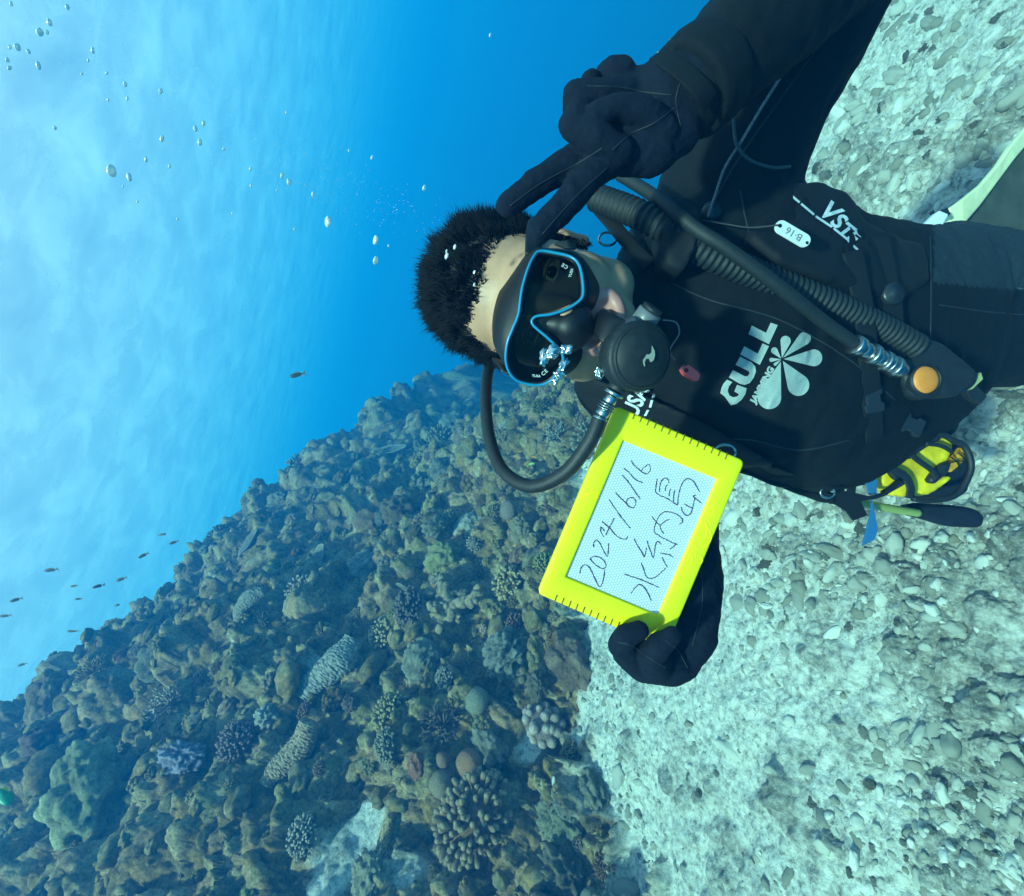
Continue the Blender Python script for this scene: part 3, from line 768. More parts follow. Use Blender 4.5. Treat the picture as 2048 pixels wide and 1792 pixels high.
rub_mats = [rub_mat('rubble_grey', (.17, .165, .135), (.31, .30, .25)), rub_mat('rubble_olive', (.13, .125, .085), (.25, .235, .175)), rub_mat('rubble_pale', (.28, .27, .23), (.44, .43, .37))]
rub_src = []
for sd in range(9):
    v, f = ICO[4]; off = np.random.default_rng(500 + sd).random(3) * 40
    w1, _, _ = worley(v * 1.5 + off); w2, _, _ = worley(v * 4.2 + off); w3, _, _ = worley(v * 7.5 + off)
    rad = .62 + .42 * (1 - w1) + .8 * (fbm(v * 1.7 + off, 3, .55) - .5) + .22 * (.6 - w2) - .16 * (w3 - .5) + .55 * (fbm(v * 7 + off, 4, .75) - .5)
    el = (1, 1.05, 1.15) if sd < 6 else (1.8, .62, .75)
    rub_src.append((v * rad[:, None] * np.array([el[0], el[1] * .85, el[2] * .72]), f))
rub_me = {}
small = MB()
nst = 0; STN = []
cand = []
for _ in range(20000):
    a_ = rnd.uniform(math.radians(-62), math.radians(72)); r_ = 0.62 * (4.2 / .62) ** (rnd.random() ** .9)
    cand.append((r_ * math.sin(a_), r_ * math.cos(a_)))
ca_ = np.array(cand); zb = base_height(ca_); mk_ = reef_mask(ca_, zb)
dens = fbm(np.column_stack([ca_ * 1.7, np.zeros(len(ca_))]) + 31, 3)
st_list = []
for (x, y), mk, dn in zip(cand, mk_, dens):
    if mk > .5: continue
    hit = ground.at(x, y)
    if hit[0] is None: continue
    loc, nor = hit[0], hit[1]
    dv = loc - CAM; dep = dv.dot(fwd)
    if dep < .3: continue
    fx = 1024 + F * dv.dot(photo_x) / dep; fy = 896 - F * dv.dot(photo_y) / dep
    if not (1000 < fx < 2120 and -60 < fy < 1860): continue
    edge = 1.25 if fx > 1500 else .8
    if rnd.random() < np.clip((.56 - dn) * 7 + (.25 if fx < 1500 else -.25), 0, .93): continue
    s = 0.0040 + 0.023 * rnd.random() ** 3.6 * edge
    if rnd.random() < .010: s = rnd.uniform(.026, .044)
    s *= min(1.0, max(.5, dep / 2.0))
    hidden = 1230 < fx < 1860 and 400 < fy < 900
    if s > .0095 and nst < 285 and not hidden and not (fx > 1860 and 480 < fy < 760):
        if any((loc.x - p[0]) ** 2 + (loc.y - p[1]) ** 2 < (.8 * (s + p[2])) ** 2 for p in st_list): continue
        st_list.append((loc.x, loc.y, s))
        k = rnd.randrange(9); c_ = rnd.choices((0, 1, 2), (.48, .32, .2))[0]
        if (k, c_) not in rub_me:
            v_, f_ = rub_src[k]; m_ = mesh_np('rubble_stone', v_, f_); m_.materials.append(rub_mats[c_]); rub_me[(k, c_)] = m_
        o = bpy.data.objects.new('rubble_stone', rub_me[(k, c_)]); COL.objects.link(o)
        o.matrix_world = Matrix.Translation(loc - Vector(nor) * s * .28) @ (Vector(nor).to_track_quat('Z', 'Y').to_matrix() @ Matrix.Rotation(rnd.uniform(0, 6.28), 3, 'Z')).to_4x4() @ Matrix.Diagonal((s * rnd.uniform(.8, 1.3), s, s, 1))
        cw = ('grey', 'olive grey', 'pale')[c_]; sw = 'rubble stone' if k < 5 else 'broken coral stick'
        zone = 'on the sand beyond the raised arm' if fy < 480 else ('on the sand below the slate' if fx < 1560 else 'on the rubble near the yellow gear')
        STN.append((o, fx, fy, s * F / dep, ('large ' if s > .026 else '') + f'{cw} {sw}', 'stone', zone))
        nst += 1
    else:
        v_, f_ = ICO[2] if s < .009 else ICO[3]
        e = np.array([rnd.uniform(.8, 1.9), rnd.uniform(.7, 1.1), rnd.uniform(.55, 1.0)]) * s
        rot = np.array(Vector(nor).to_track_quat('Z', 'Y').to_matrix() @ Matrix.Rotation(rnd.uniform(0, 6.28), 3, 'Z'))
        q__ = v_ + rnd.random() * 90; jit = 1 + .55 * (vnoise(q__ * 1.5) - .5) + .3 * (vnoise(q__ * 3.6) - .5) + .2 * (vnoise(q__ * 8) - .5)
        small.add((v_ * jit[:, None] * e) @ rot.T + np.array(loc) - np.array(tuple(nor)) * s * .15, t=f_, a=rnd.random())
name_all(STN, [('gloved hand', 1330, 1400), ('raised arm', 1760, 120), ('vest shoulder pad', 1730, 360), ('cream fin rail', 1960, 350), ('top photo corner', 2010, 60), ('yellow gear', 1860, 1000), ('black strap knot', 1690, 1060), ('blue strap end', 1740, 1110), ('dark gauge', 1920, 1080),
     ('bottom right corner', 2000, 1740), ('bottom edge of the photo', 1600, 1760), ('reef foot by the sand', 1240, 1500), ('knob cluster by the sand', 1180, 1440), ('end of the sand strip', 1280, 1740), ('slate frame', 1500, 1050), ('middle of the sand', 1540, 1300), ('rubble below the gauge', 1900, 1280),
     ('open rubble in the corner', 1820, 1520), ('sand below the glove', 1420, 1580), ('inflator nozzle', 1990, 840)])
print('stones', nst)
mt, nt, b = newmat('pebbles')
tp = N(nt, 'ShaderNodeAttribute', attribute_name='tip')
c1 = ramp(nt, tp.outputs['Fac'], [(0, (.19, .18, .14)), (.4, (.29, .28, .235)), (.75, (.40, .39, .33)), (1, (.56, .54, .48))])
nt.links.new(c1.outputs[0], b.inputs['Base Color']); b.inputs['Roughness'].default_value = .95; b.inputs['Specular IOR Level'].default_value = .1
o = link('coral_rubble', small.mesh('coral_rubble', False, 'tip'), mt)
tag(o, 'fine broken coral bits and pebbles strewn over the pale sand', 'rubble', kind='stuff')
# ================================================================== DIVER AND GEAR
from mathutils.geometry import tessellate_polygon
def V3(a): return Vector(a)
def loft_np(secs, n=48, ex=2.4):
    """closed skin through sections (centre, half-width vector, half-depth vector)"""
    a = np.linspace(0, 2 * math.pi, n, endpoint=False)
    c_, s_ = np.cos(a), np.sin(a)
    sx = np.sign(c_) * np.abs(c_) ** (2 / ex); sy = np.sign(s_) * np.abs(s_) ** (2 / ex)
    v = np.vstack([np.array(c)[None] + sx[:, None] * np.array(w_)[None] + sy[:, None] * np.array(d_)[None] for c, w_, d_ in secs])
    k = np.arange(len(secs) * n).reshape(len(secs), n)
    q = np.stack([k[:-1], np.roll(k[:-1], -1, 1), np.roll(k[1:], -1, 1), k[1:]], -1).reshape(-1, 4)
    m0, m1 = len(v), len(v) + 1
    v = np.vstack([v, np.array(secs[0][0]), np.array(secs[-1][0])])
    t = [[m0, k[0][(j + 1) % n], k[0][j]] for j in range(n)] + [[m1, k[-1][j], k[-1][(j + 1) % n]] for j in range(n)]
    return v, q, np.array(t)
def catmull(pts, n=8, closed=False):
    p = np.array([tuple(x) for x in pts], float); m_ = len(p)
    if closed: g = lambda i: p[i % m_]; segs = m_
    else: g = lambda i: p[min(max(i, 0), m_ - 1)]; segs = m_ - 1
    out = []
    for i in range(segs):
        a, b, c, d = g(i - 1), g(i), g(i + 1), g(i + 2)
        for t in np.linspace(0, 1, n, endpoint=False):
            out.append(.5 * ((2 * b) + (-a + c) * t + (2 * a - 5 * b + 4 * c - d) * t * t + (-a + 3 * b - 3 * c + d) * t ** 3))
    if not closed: out.append(p[-1])
    return np.array(out)
def chain(mb, pts, sub=1):
    """rounded chain of (point, radius)"""
    v, f = ICO[3]
    for i, (p, r_) in enumerate(pts):
        mb.add(v * r_ + np.array(tuple(p)), t=f)
    for (p, r0), (q_, r1) in zip(pts[:-1], pts[1:]):
        t = np.linspace(0, 1, 5)[:, None]
        path = np.array(tuple(p)) * (1 - t) + np.array(tuple(q_)) * t
        mb.tube(path, (r0 * (1 - t) + r1 * t)[:, 0], 16)
def ell(mb, c, rad, ax=None, sub=4):
    v, f = ICO[sub]
    vv = v * np.array(rad)
    if ax is not None: vv = vv @ np.array([tuple(a) for a in ax])
    mb.add(vv + np.array(tuple(c)), t=f)
def fuse(name, mb, voxel, smooth=6, fac=0.5):
    """one continuous skin round all the pieces"""
    me = mb.mesh(name); o = bpy.data.objects.new('tmp_fuse', me); COL.objects.link(o)
    md = o.modifiers.new('r', 'REMESH'); md.mode = 'VOXEL'; md.voxel_size = voxel
    if smooth: ms_ = o.modifiers.new('s', 'SMOOTH'); ms_.iterations = smooth; ms_.factor = fac
    dg = bpy.context.evaluated_depsgraph_get(); dg.update()
    out_ = bpy.data.meshes.new_from_object(o.evaluated_get(dg), depsgraph=dg)
    bpy.data.objects.remove(o); bpy.data.meshes.remove(me)
    out_.name = name
    out_.polygons.foreach_set('use_smooth', np.ones(len(out_.polygons), bool))
    return out_
def getv(me):
    v = np.empty(len(me.vertices) * 3, np.float32); me.vertices.foreach_get('co', v); return v.reshape(-1, 3).astype(float)
def getn(me):
    v = np.empty(len(me.vertices) * 3, np.float32); me.vertices.foreach_get('normal', v); return v.reshape(-1, 3).astype(float)
def setv(me, v): me.vertices.foreach_set('co', v.astype(np.float32).ravel()); me.update()
def wrinkle(me, amp, sc, axis=None, stretch=4.0):
    v = getv(me); n = getn(me); p = v.copy()
    if axis is not None:
        a = np.array(tuple(Vector(axis).normalized())); pr_ = (p @ a)[:, None] * a; p = pr_ * stretch + (p - pr_)
    d = (1 - np.abs(2 * fbm(p * sc, 3) - 1)) - .6
    setv(me, v + n * (d * amp)[:, None])
def prism(name, pts, thick, bevel=0.0, segs=2):
    """solid cut from an outline (3D points, nearly flat); thick is a vector pointing away from the seen face"""
    bm = bmesh.new(); th = Vector(thick); n = len(pts)
    a = [bm.verts.new(Vector(p)) for p in pts]; b_ = [bm.verts.new(Vector(p) + th) for p in pts]
    for tri in tessellate_polygon([[Vector(p) for p in pts]]):
        try: bm.faces.new([a[i] for i in tri])
        except ValueError: pass
        try: bm.faces.new([b_[i] for i in reversed(tri)])
        except ValueError: pass
    for i in range(n):
        j = (i + 1) % n
        bm.faces.new([a[i], a[j], b_[j], b_[i]])
    bmesh.ops.recalc_face_normals(bm, faces=bm.faces)
    if bevel:
        ed = [e for e in bm.edges if len(e.link_faces) == 2 and e.calc_face_angle(0) > .5]
        bmesh.ops.bevel(bm, geom=ed, offset=bevel, segments=segs, affect='EDGES', profile=.5, clamp_overlap=True)
    me = bpy.data.meshes.new(name); bm.to_mesh(me); bm.free()
    return me
def sheet(name, polys, lift=0.0, bvh=None):
    """flat print laid on a surface: polys are outlines of 3D points"""
    vs_, fs_ = [], []
    for pts in polys:
        o_ = len(vs_); vs_ += [Vector(p) for p in pts]
        fs_ += [tuple(i + o_ for i in t) for t in tessellate_polygon([[Vector(p) for p in pts]])]
    return drape(name, vs_, fs_, lift, bvh)
def drape(name, vs_, fs_, lift, bvh):
    if bvh is not None:
        bm = bmesh.new(); bvs = [bm.verts.new(p) for p in vs_]
        for f in fs_:
            try: bm.faces.new([bvs[i] for i in f])
            except ValueError: pass
        for _ in range(4):
            ed = [e for e in bm.edges if e.calc_length() > .0045]
            if not ed: break
            bmesh.ops.subdivide_edges(bm, edges=ed, cuts=1)
            bmesh.ops.triangulate(bm, faces=[f for f in bm.faces if len(f.verts) > 3])
        bm.verts.ensure_lookup_table(); bm.verts.index_update()
        vs_ = [v.co.copy() for v in bm.verts]; fs_ = [tuple(v.index for v in f.verts) for f in bm.faces]; bm.free()
    out_ = []
    last = None
    for p in vs_:
        p = Vector(p)
        if bvh is not None:
            d = (p - CAM).normalized(); h = bvh.ray_cast(CAM, d)
            if h[0] is not None: last = (h[0] - CAM).length; p = CAM + d * (last - lift)
            elif last: p = CAM + d * (last - lift)
        out_.append(p)
    me = bpy.data.meshes.new(name); me.from_pydata([tuple(p) for p in out_], [], fs_)
    # face the camera side
    me.update()
    if len(me.polygons) and sum((me.polygons[i].normal.dot(CAM - Vector(me.polygons[i].center)) for i in range(len(me.polygons)))) < 0: me.flip_normals()
    return me
def text_pts(body, size, offset=0.0, shear=0.0, space=1.0):
    cu = bpy.data.curves.new('t', 'FONT'); cu.body = body; cu.size = size; cu.offset = offset; cu.shear = shear; cu.space_character = space
    cu.align_x = 'CENTER'; cu.align_y = 'CENTER'; cu.resolution_u = 3
    o = bpy.data.objects.new('t', cu); COL.objects.link(o)
    dg = bpy.context.evaluated_depsgraph_get(); dg.update()
    me = bpy.data.meshes.new_from_object(o.evaluated_get(dg), depsgraph=dg)
    v = [x.co.copy() for x in me.vertices]; f = [tuple(p.vertices) for p in me.polygons]
    bpy.data.objects.remove(o); bpy.data.meshes.remove(me)
    return v, f
def text_on(name, body, size, c, R, U, lift=0.001, bvh=None, offset=0.0, shear=0.0, space=1.0, wide=None):
    v, f = text_pts(body, size, offset, shear, space)
    if wide:
        w0 = max(p.x for p in v) - min(p.x for p in v); k = wide / w0; v = [Vector((p.x * k, p.y, 0)) for p in v]
    R = Vector(R).normalized(); U = Vector(U).normalized()
    return drape(name, [Vector(c) + R * p.x + U * p.y for p in v], f, lift, bvh)
def onplane(px, py, c, n):
    d = P(px, py, 1.0) - CAM
    return CAM + d * ((Vector(c) - CAM).dot(n) / d.dot(n))
def centred(o):
    """moves a single-mesh thing's origin into the thing"""
    me = o.data; v = getv(me); c = v.mean(0); setv(me, v - c); o.location = o.location + Vector(c); return o
def part(name, me, mat, parent): return link(name, me, mat, parent)
def grouped(name, loc): return empty(name, loc)

NEO = simple('neoprene', (.0016, .0038, .0064), .85, spec=.25, noise=.45, nscale=160, bump=.35, bscale=900)
NEO2 = simple('neoprene_blue', (.008, .013, .024), .85, spec=.25, noise=.35, nscale=160, bump=.35, bscale=900)
GLOVE = simple('glove_cloth', (.0042, .0078, .018), .9, spec=.2, noise=.35, nscale=220, bump=.5, bscale=1100)
PALM = simple('glove_palm', (.004, .0055, .008), .8, spec=.3, noise=.3, nscale=200, bump=.4, bscale=900)
NYL = simple('nylon', (.0034, .0050, .0075), .7, spec=.35, noise=.3, nscale=300, bump=.4, bscale=1500)
RUB = simple('rubber', (.012, .015, .018), .55, spec=.45, noise=.35, nscale=120, bump=.2, bscale=600)
RUB2 = simple('hose_rubber', (.013, .018, .020), .6, spec=.4, noise=.3, nscale=200, bump=.25, bscale=900)
SIL = simple('skirt_silicone', (.005, .006, .008), .5, spec=.4, noise=.2, nscale=80)
CHR = simple('chrome', (.42, .45, .45), .28, metal=1.0, noise=.2, nscale=200)
WPRINT = simple('reflective_print', (.30, .36, .34), .6, noise=.08, nscale=300)
WHITE = simple('white_plastic', (.62, .66, .64), .4, noise=.06, nscale=100)
BLUEF = simple('mask_frame_blue', (.01, .22, .38), .3, spec=.5)
SKIN, nt, b = newmat('skin')
co = coords(nt); n1 = N(nt, 'ShaderNodeTexNoise', Scale=45.0, Detail=6.0, Roughness=.7); nt.links.new(co, n1.inputs['Vector'])
r1 = ramp(nt, n1.outputs[0], [(.3, (.46, .225, .125)), (.7, (.58, .31, .18))]); nt.links.new(r1.outputs[0], b.inputs['Base Color'])
b.inputs['Roughness'].default_value = .5; b.inputs['Subsurface Weight'].default_value = .12; b.inputs['Subsurface Radius'].default_value = (.01, .004, .002); b.inputs['Subsurface Scale'].default_value = .5
n2 = N(nt, 'ShaderNodeTexNoise', Scale=420.0, Detail=3.0); nt.links.new(co, n2.inputs['Vector'])
bp = N(nt, 'ShaderNodeBump', Strength=.25, Distance=.0008); nt.links.new(n2.outputs[0], bp.inputs['Height']); nt.links.new(bp.outputs[0], b.inputs['Normal'])

# ---- frame of the head
yaw, nod = math.radians(16), math.radians(4)
_hx = FV(-.31, .95, 0).normalized(); _z = FV(0, 0, 1); _hz = FV(-.95, -.31, 0).normalized()
HX = (_hx * math.cos(yaw) - _z * math.sin(yaw)).normalized(); HY = (_z * math.cos(yaw) + _hx * math.sin(yaw)).normalized(); HZ = _hz
HC = P(1062, 604, .55)
AX = (HX, HY, HZ)
def H(x, y, z): return HC + HX * x + HY * y + HZ * z

diver = empty('person', P(1500, 660, .68)); tag(diver, 'diver in black wetsuit holding a yellow slate and making a V sign', 'person')
# ---- head and neck, one skin
mb = MB()
ell(mb, H(0, -.022, .030), (.078, .096, .088), AX); ell(mb, H(0, .022, -.015), (.068, .068, .078), AX)
ell(mb, H(0, .018, -.062), (.068, .062, .052), AX); ell(mb, H(0, .050, -.092), (.034, .028, .024), AX)
for s_ in (1, -1):
    ell(mb, H(.036 * s_, .052, -.045), (.028, .028, .034), AX); ell(mb, H(.020 * s_, .078, .004), (.024, .012, .010), AX)
    ell(mb, H(.042 * s_, .022, -.074), (.026, .040, .030), AX)
    ell(mb, H(.079 * s_, -.010, -.012), (.0075, .017, .029), (HX * .95 + HY * .3 * s_, HY, HZ)); ell(mb, H(.083 * s_, -.016, .006), (.006, .014, .012), AX); ell(mb, H(.081 * s_, -.006, -.034), (.006, .009, .010), AX)
ell(mb, H(0, .088, -.028), (.013, .017, .024), AX); ell(mb, H(0, .096, -.040), (.015, .012, .010), AX)
# lips pushed out round the mouthpiece
lip = [H(.028 * math.cos(a), .084 - .010 * abs(math.cos(a)), -.076 + .018 * math.sin(a)) for a in np.linspace(0, 2 * math.pi, 17)[:-1]]
lips = catmull(lip, 3, True); mb.tube(np.vstack([lips, lips[:1]]), 0.0072, 8)
chain(mb, [(H(0, -.025, -.05), .052), (P(1225, 625, .605), .050), (P(1270, 635, .64), .055)])
me = fuse('body', mb, .0026, 16)
body = part('body', me, SKIN, diver)
# lip colour
LIP = simple('lips', (.45, .20, .17), .45); me.materials.append(LIP)
for p in me.polygons:
    c = Vector(p.center) - HC; x_, y_, z_ = c.dot(HX), c.dot(HY), c.dot(HZ)
    rr_ = math.hypot(x_ / 1.5, z_ + .076)
    if y_ > .066 and rr_ < .0235: p.material_index = 1
# eyes behind the lenses
EYE = simple('eye_white', (.62, .60, .55), .25); IRIS = simple('iris', (.03, .018, .01), .15)
for s_ in (1, -1):
    m_ = MB(); ell(m_, H(.031 * s_, .0775, -.015), (.0115,) * 3, AX, 3); e_ = part('eye', m_.mesh('eye'), EYE, diver)
    m_ = MB(); ell(m_, H(.031 * s_, .0862, -.0155), (.0060, .0042, .0060), AX, 3); part('iris', m_.mesh('iris'), IRIS, e_)
    m_ = MB()
    for up_ in (1, -1):
        arc = [H(.031 * s_ + .0135 * math.cos(a), 0.0868 - .007 * abs(math.cos(a)) ** 2, -.015 + up_ * .0062 * math.sin(a)) for a in np.linspace(0, math.pi, 9)]
        m_.tube(np.array([tuple(p) for p in arc]), .0024, 8)
    part('eyelid', m_.mesh('eyelid'), SKIN, diver)
    m_ = MB(); arc = [H(.031 * s_ + t, .083 - abs(t) * .45, .003 + .003 * math.cos(t * 90)) for t in np.linspace(-.017, .017, 9)]
    m_.tube(np.array([tuple(p) for p in arc]), [.001, .0022, .0027, .003, .003, .0027, .0024, .002, .001], 6); part('eyebrow', m_.mesh('eyebrow'), simple('brow_hair', (.01, .008, .007), .9), diver)
# ---- hair: short, stiff, standing up
HAIR = simple('hair', (.0014, .0015, .0018), .7, spec=.18)
bv_ = getv(me); bn_ = getn(me); loc_ = (bv_ - np.array(tuple(HC))) @ np.array([tuple(a) for a in AX]).T
def hairline(x, y): return .047 + .10 * x * x * 0 - np.clip(.052 - y, 0, .2) * 1.1 - np.clip(np.abs(x) - .05, 0, 1) * 1.0
hn_ = (fbm(bv_ * 130, 3) - .5) * .018
sel = np.where((loc_[:, 2] + hn_ > hairline(loc_[:, 0], loc_[:, 1])) & (loc_[:, 2] > -.055) & (np.abs(loc_[:, 0]) < .079))[0]
m_ = MB(); r_ = np.random.default_rng(3)
cap_v = []
pick = r_.choice(sel, 20000)
P0 = bv_[pick]; N0 = bn_[pick]; up0 = np.array(tuple(HZ)); fw0 = np.array(tuple(HY))
clump = (fbm(P0 * 55, 2) - .5)[:, None]
clump2 = np.stack([fbm(P0 * 70 + 9, 2) - .5, fbm(P0 * 70 + 19, 2) - .5, fbm(P0 * 70 + 29, 2) - .5], 1)
lz = loc_[pick][:, 2]
edge_ = np.clip((lz - hairline(loc_[pick][:, 0], loc_[pick][:, 1])) / .016, 0, 1)
ln = ((.010 + .013 * np.clip((lz - .02) / .07, 0, 1) + .007 * r_.random(len(pick))) * (.35 + .65 * edge_))[:, None]
D0 = N0 * .75 + up0 * .35 - fw0 * .05 + clump2 * 3.0 + r_.normal(0, .16, P0.shape); D0 /= np.linalg.norm(D0, axis=1, keepdims=True)
side = np.cross(D0, r_.normal(0, 1, P0.shape)); side /= np.linalg.norm(side, axis=1, keepdims=True); sid2 = np.cross(D0, side)
w_ = .0007
base = P0 - N0 * .002
mid = base + D0 * ln * .55; tipp = base + (D0 + N0 * .0 + r_.normal(0, .12, P0.shape)) * ln
ring = []
for a in (0, 2.094, 4.189):
    ring.append(base + (side * math.cos(a) + sid2 * math.sin(a)) * w_)
for a in (0, 2.094, 4.189):
    ring.append(mid + (side * math.cos(a) + sid2 * math.sin(a)) * w_ * .8)
ring.append(tipp)
vv = np.stack(ring, 1).reshape(-1, 3); k = (np.arange(len(pick)) * 7)[:, None]
qs = np.vstack([np.hstack([k + a, k + b_, k + b_ + 3, k + a + 3]) for a, b_ in ((0, 1), (1, 2), (2, 0))])
ts = np.vstack([np.hstack([k + a, k + b_, k + 6]) for a, b_ in ((3, 4), (4, 5), (5, 3))])
m_.add(vv, qs, ts)
hair = part('hair', m_.mesh('hair'), HAIR, diver)
# dark scalp under the hair
me.materials.append(simple('scalp', (.022, .017, .014), .8))
ss = set(np.where((loc_[:, 2] + hn_ * 1.6 - .007 > hairline(loc_[:, 0], loc_[:, 1])) & (loc_[:, 2] > -.05) & (np.abs(loc_[:, 0]) < .079))[0].tolist())
for p in me.polygons:
    if all(v_ in ss for v_ in p.vertices): p.material_index = 2

# ---- wetsuit: torso, arms, legs
mb = MB()
pxv = lambda px_, d: px_ * d / F
secs = []
for px, yc, hw, d, hd in ((1222, 640, 90, .665, .055), (1262, 640, 175, .665, .08), (1320, 640, 235, .67, .10), (1400, 645, 268, .675, .115), (1480, 655, 285, .68, .125), (1580, 690, 282, .70, .13), (1680, 710, 262, .74, .125), (1780, 695, 225, .79, .12), (1860, 660, 195, .84, .115), (1910, 640, 165, .87, .10)):
    secs.append((tuple(P(px, yc, d)), tuple(FV(0, 1, 0) * pxv(hw, d)), tuple(FV(0, 0, 1) * hd)))
mb.add(*loft_np(secs, 64, 2.5))
chain(mb, [(P(1232, 628, .613), .058), (P(1290, 640, .665), .085)])
ring_ = np.array([tuple(P(1226, 625, .608) + (FV(.2, 1, .1).normalized() * math.cos(a) + FV(-.35, .1, 1).normalized() * math.sin(a)) * .056) for a in np.linspace(0, 2 * math.pi, 33)])
mb.tube(ring_, .0065, 10)
chain(mb, [(P(1440, 410, .66), .088), (P(1505, 230, .62), .083), (P(1590, 80, .57), .078), (P(1700, -130, .50), .066)])
chain(mb, [(P(1700, -130, .50), .064), (P(1560, 15, .455), .050), (P(1450, 118, .435), .042), (P(1392, 172, .43), .037)])
chain(mb, [(P(1275, 800, .69), .060), (P(1340, 850, .70), .078), (P(1345, 980, .72), .058), (P(1360, 1100, .62), .046), (P(1375, 1160, .57), .038)])
chain(mb, [(P(1880, 555, .88), .094), (P(2060, 570, .95), .088), (P(2300, 590, 1.06), .078)])
chain(mb, [(P(1880, 680, .86), .090), (P(2060, 690, .93), .078), (P(2300, 700, 1.03), .070)])
me = fuse('wetsuit', mb, .006, 8)
wrinkle(me, .008, 13, FV(1, .2, 0), 1.8); wrinkle(me, .003, 45, FV(1, .3, 0), 1.5)
wetsuit = part('wetsuit', me, NEO, diver)
bvh_suit = BVHTree.FromPolygons(getv(me).tolist(), [tuple(p.vertices) for p in me.polygons])
# cuff of the sleeve
mb = MB(); a0, a1 = P(1425, 140, .432), P(1372, 190, .427)
mb.tube(np.array([tuple(a0.lerp(a1, t)) for t in np.linspace(0, 1, 6)]), [.0405, .043, .0435, .043, .0425, .041], 32)
cf = fuse('cuff', mb, .003, 4); wrinkle(cf, .002, 60, a1 - a0, 2.5); part('cuff', cf, NEO, wetsuit)

# ---- gloves: five fingers each
mb = MB(); d = .424
palmax = (FV(.95, -.30, .05).normalized(), FV(.30, .95, 0).normalized(), FV(0, 0, 1))
ell(mb, P(1272, 232, .432), (.048, .040, .022), palmax)
chain(mb, [(P(1385, 175, .43), .035), (P(1330, 200, .432), .034)])
chain(mb, [(P(1240, 300, .428), .020), (P(1300, 300, .432), .022), (P(1350, 262, .434), .022)])
# index (upper), long finger (lower) held apart
chain(mb, [(P(1205, 285, .430), .0150), (P(1147, 322, .426), .0128), (P(1085, 357, .420), .0122), (P(1016, 410, .418), .0098)])
chain(mb, [(P(1225, 315, .424), .0150), (P(1185, 345, .420), .0135), (P(1127, 412, .414), .0122), (P(1074, 468, .410), .0100)])
# folded ring and little fingers
chain(mb, [(P(1235, 300, .412), .0130), (P(1190, 275, .404), .0135), (P(1150, 248, .404), .0130), (P(1165, 222, .414), .0115)])
chain(mb, [(P(1262, 190, .424), .0135), (P(1205, 190, .412), .0120), (P(1152, 190, .410), .0105), (P(1150, 218, .418), .0100)])
ell(mb, P(1180, 160, .42), (.008, .006, .008), palmax); ell(mb, P(1230, 150, .425), (.018, .014, .012), palmax)
# thumb laid over them
chain(mb, [(P(1318, 262, .420), .0165), (P(1285, 225, .406), .0125), (P(1240, 213, .398), .0095), (P(1192, 226, .396), .0080)])
me = fuse('glove', mb, .0019, 5)
wrinkle(me, .0032, 38, FV(.6, -.5, 0), 1.3); wrinkle(me, .0012, 120)
glove_v = part('glove', me, GLOVE, diver)
mb = MB()
ell(mb, P(1348, 1225, .512), (.046, .066, .027), (FV(.93, .36, 0), FV(-.36, .93, 0), FV(0, 0, 1)))
chain(mb, [(P(1378, 1165, .55), .034), (P(1372, 1130, .555), .034)])
chain(mb, [(P(1402, 1110, .52), .016), (P(1408, 1180, .515), .018), (P(1395, 1270, .505), .020), (P(1362, 1325, .50), .018)])
chain(mb, [(P(1340, 1325, .498), .022), (P(1290, 1320, .490), .021), (P(1262, 1300, .486), .019)])
# two tips hooked over the front of the slate
chain(mb, [(P(1268, 1315, .482), .0150), (P(1243, 1290, .464), .0118), (P(1252, 1272, .453), .0100), (P(1279, 1260, .452), .0080)])
chain(mb, [(P(1310, 1330, .480), .0165), (P(1302, 1308, .462), .0125), (P(1320, 1290, .450), .0108), (P(1343, 1271, .448), .0086)])
# three more lying along its back
for (x0, y0, x1, y1) in ((1300, 1250, 1230, 1190), (1320, 1210, 1245, 1150), (1345, 1180, 1280, 1105)):
    chain(mb, [(P(x0 + 20, y0 + 15, .50), .014), (P((x0 + x1) / 2, (y0 + y1) / 2, .497), .0125), (P(x1, y1, .494), .0105)])
me = fuse('glove', mb, .0016, 3)
wrinkle(me, .0030, 36, FV(.3, .9, 0), 1.3); wrinkle(me, .0012, 120)
me.materials.append(GLOVE)
glove_s = part('glove', me, PALM, diver)
for p in me.polygons:
    dd = (Vector(p.center) - CAM).dot(fwd)
    c = Vector(p.center); fx = 1024 + F * (c - CAM).dot(photo_x) / dd; fy = 896 - F * (c - CAM).dot(photo_y) / dd
    if dd < .478 and fx < 1350 and fy < 1312 and (fy < 1296 or fx > 1270): p.material_index = 1

# seams on the gloves, legs and chest, stitched tapes and a lighter leg panel
SEAM = simple('seam_tape', (.016, .021, .028), .6, spec=.35)
def bvh_of(me): return BVHTree.FromPolygons(getv(me).tolist(), [tuple(p.vertices) for p in me.polygons])
def seam_on(parent, bvh, pts, rad, mat_=SEAM, name='seam'):
    out_ = []
    for p in catmull([Vector((x, y, 0)) for x, y in pts], 10):
        h = bvh.ray_cast(CAM, (P(p[0], p[1], 1.0) - CAM).normalized())
        if h[0] is not None: out_.append(tuple(h[0] + (CAM - h[0]).normalized() * rad * .3))
    if len(out_) > 3:
        m_ = MB(); m_.tube(np.array(out_), rad, 6); part(name, m_.mesh(name), mat_, parent)
bg_ = bvh_of(glove_v.data)
for q_ in ([(1350, 215), (1310, 245), (1262, 268), (1225, 300)], [(1345, 190), (1295, 185), (1240, 175), (1175, 172)], [(1205, 296), (1150, 330), (1080, 368), (1020, 412)], [(1215, 335), (1150, 395), (1085, 468)], [(1366, 150), (1352, 200), (1362, 255)]):
    seam_on(glove_v, bg_, q_, .0006)
bg_ = bvh_of(glove_s.data)
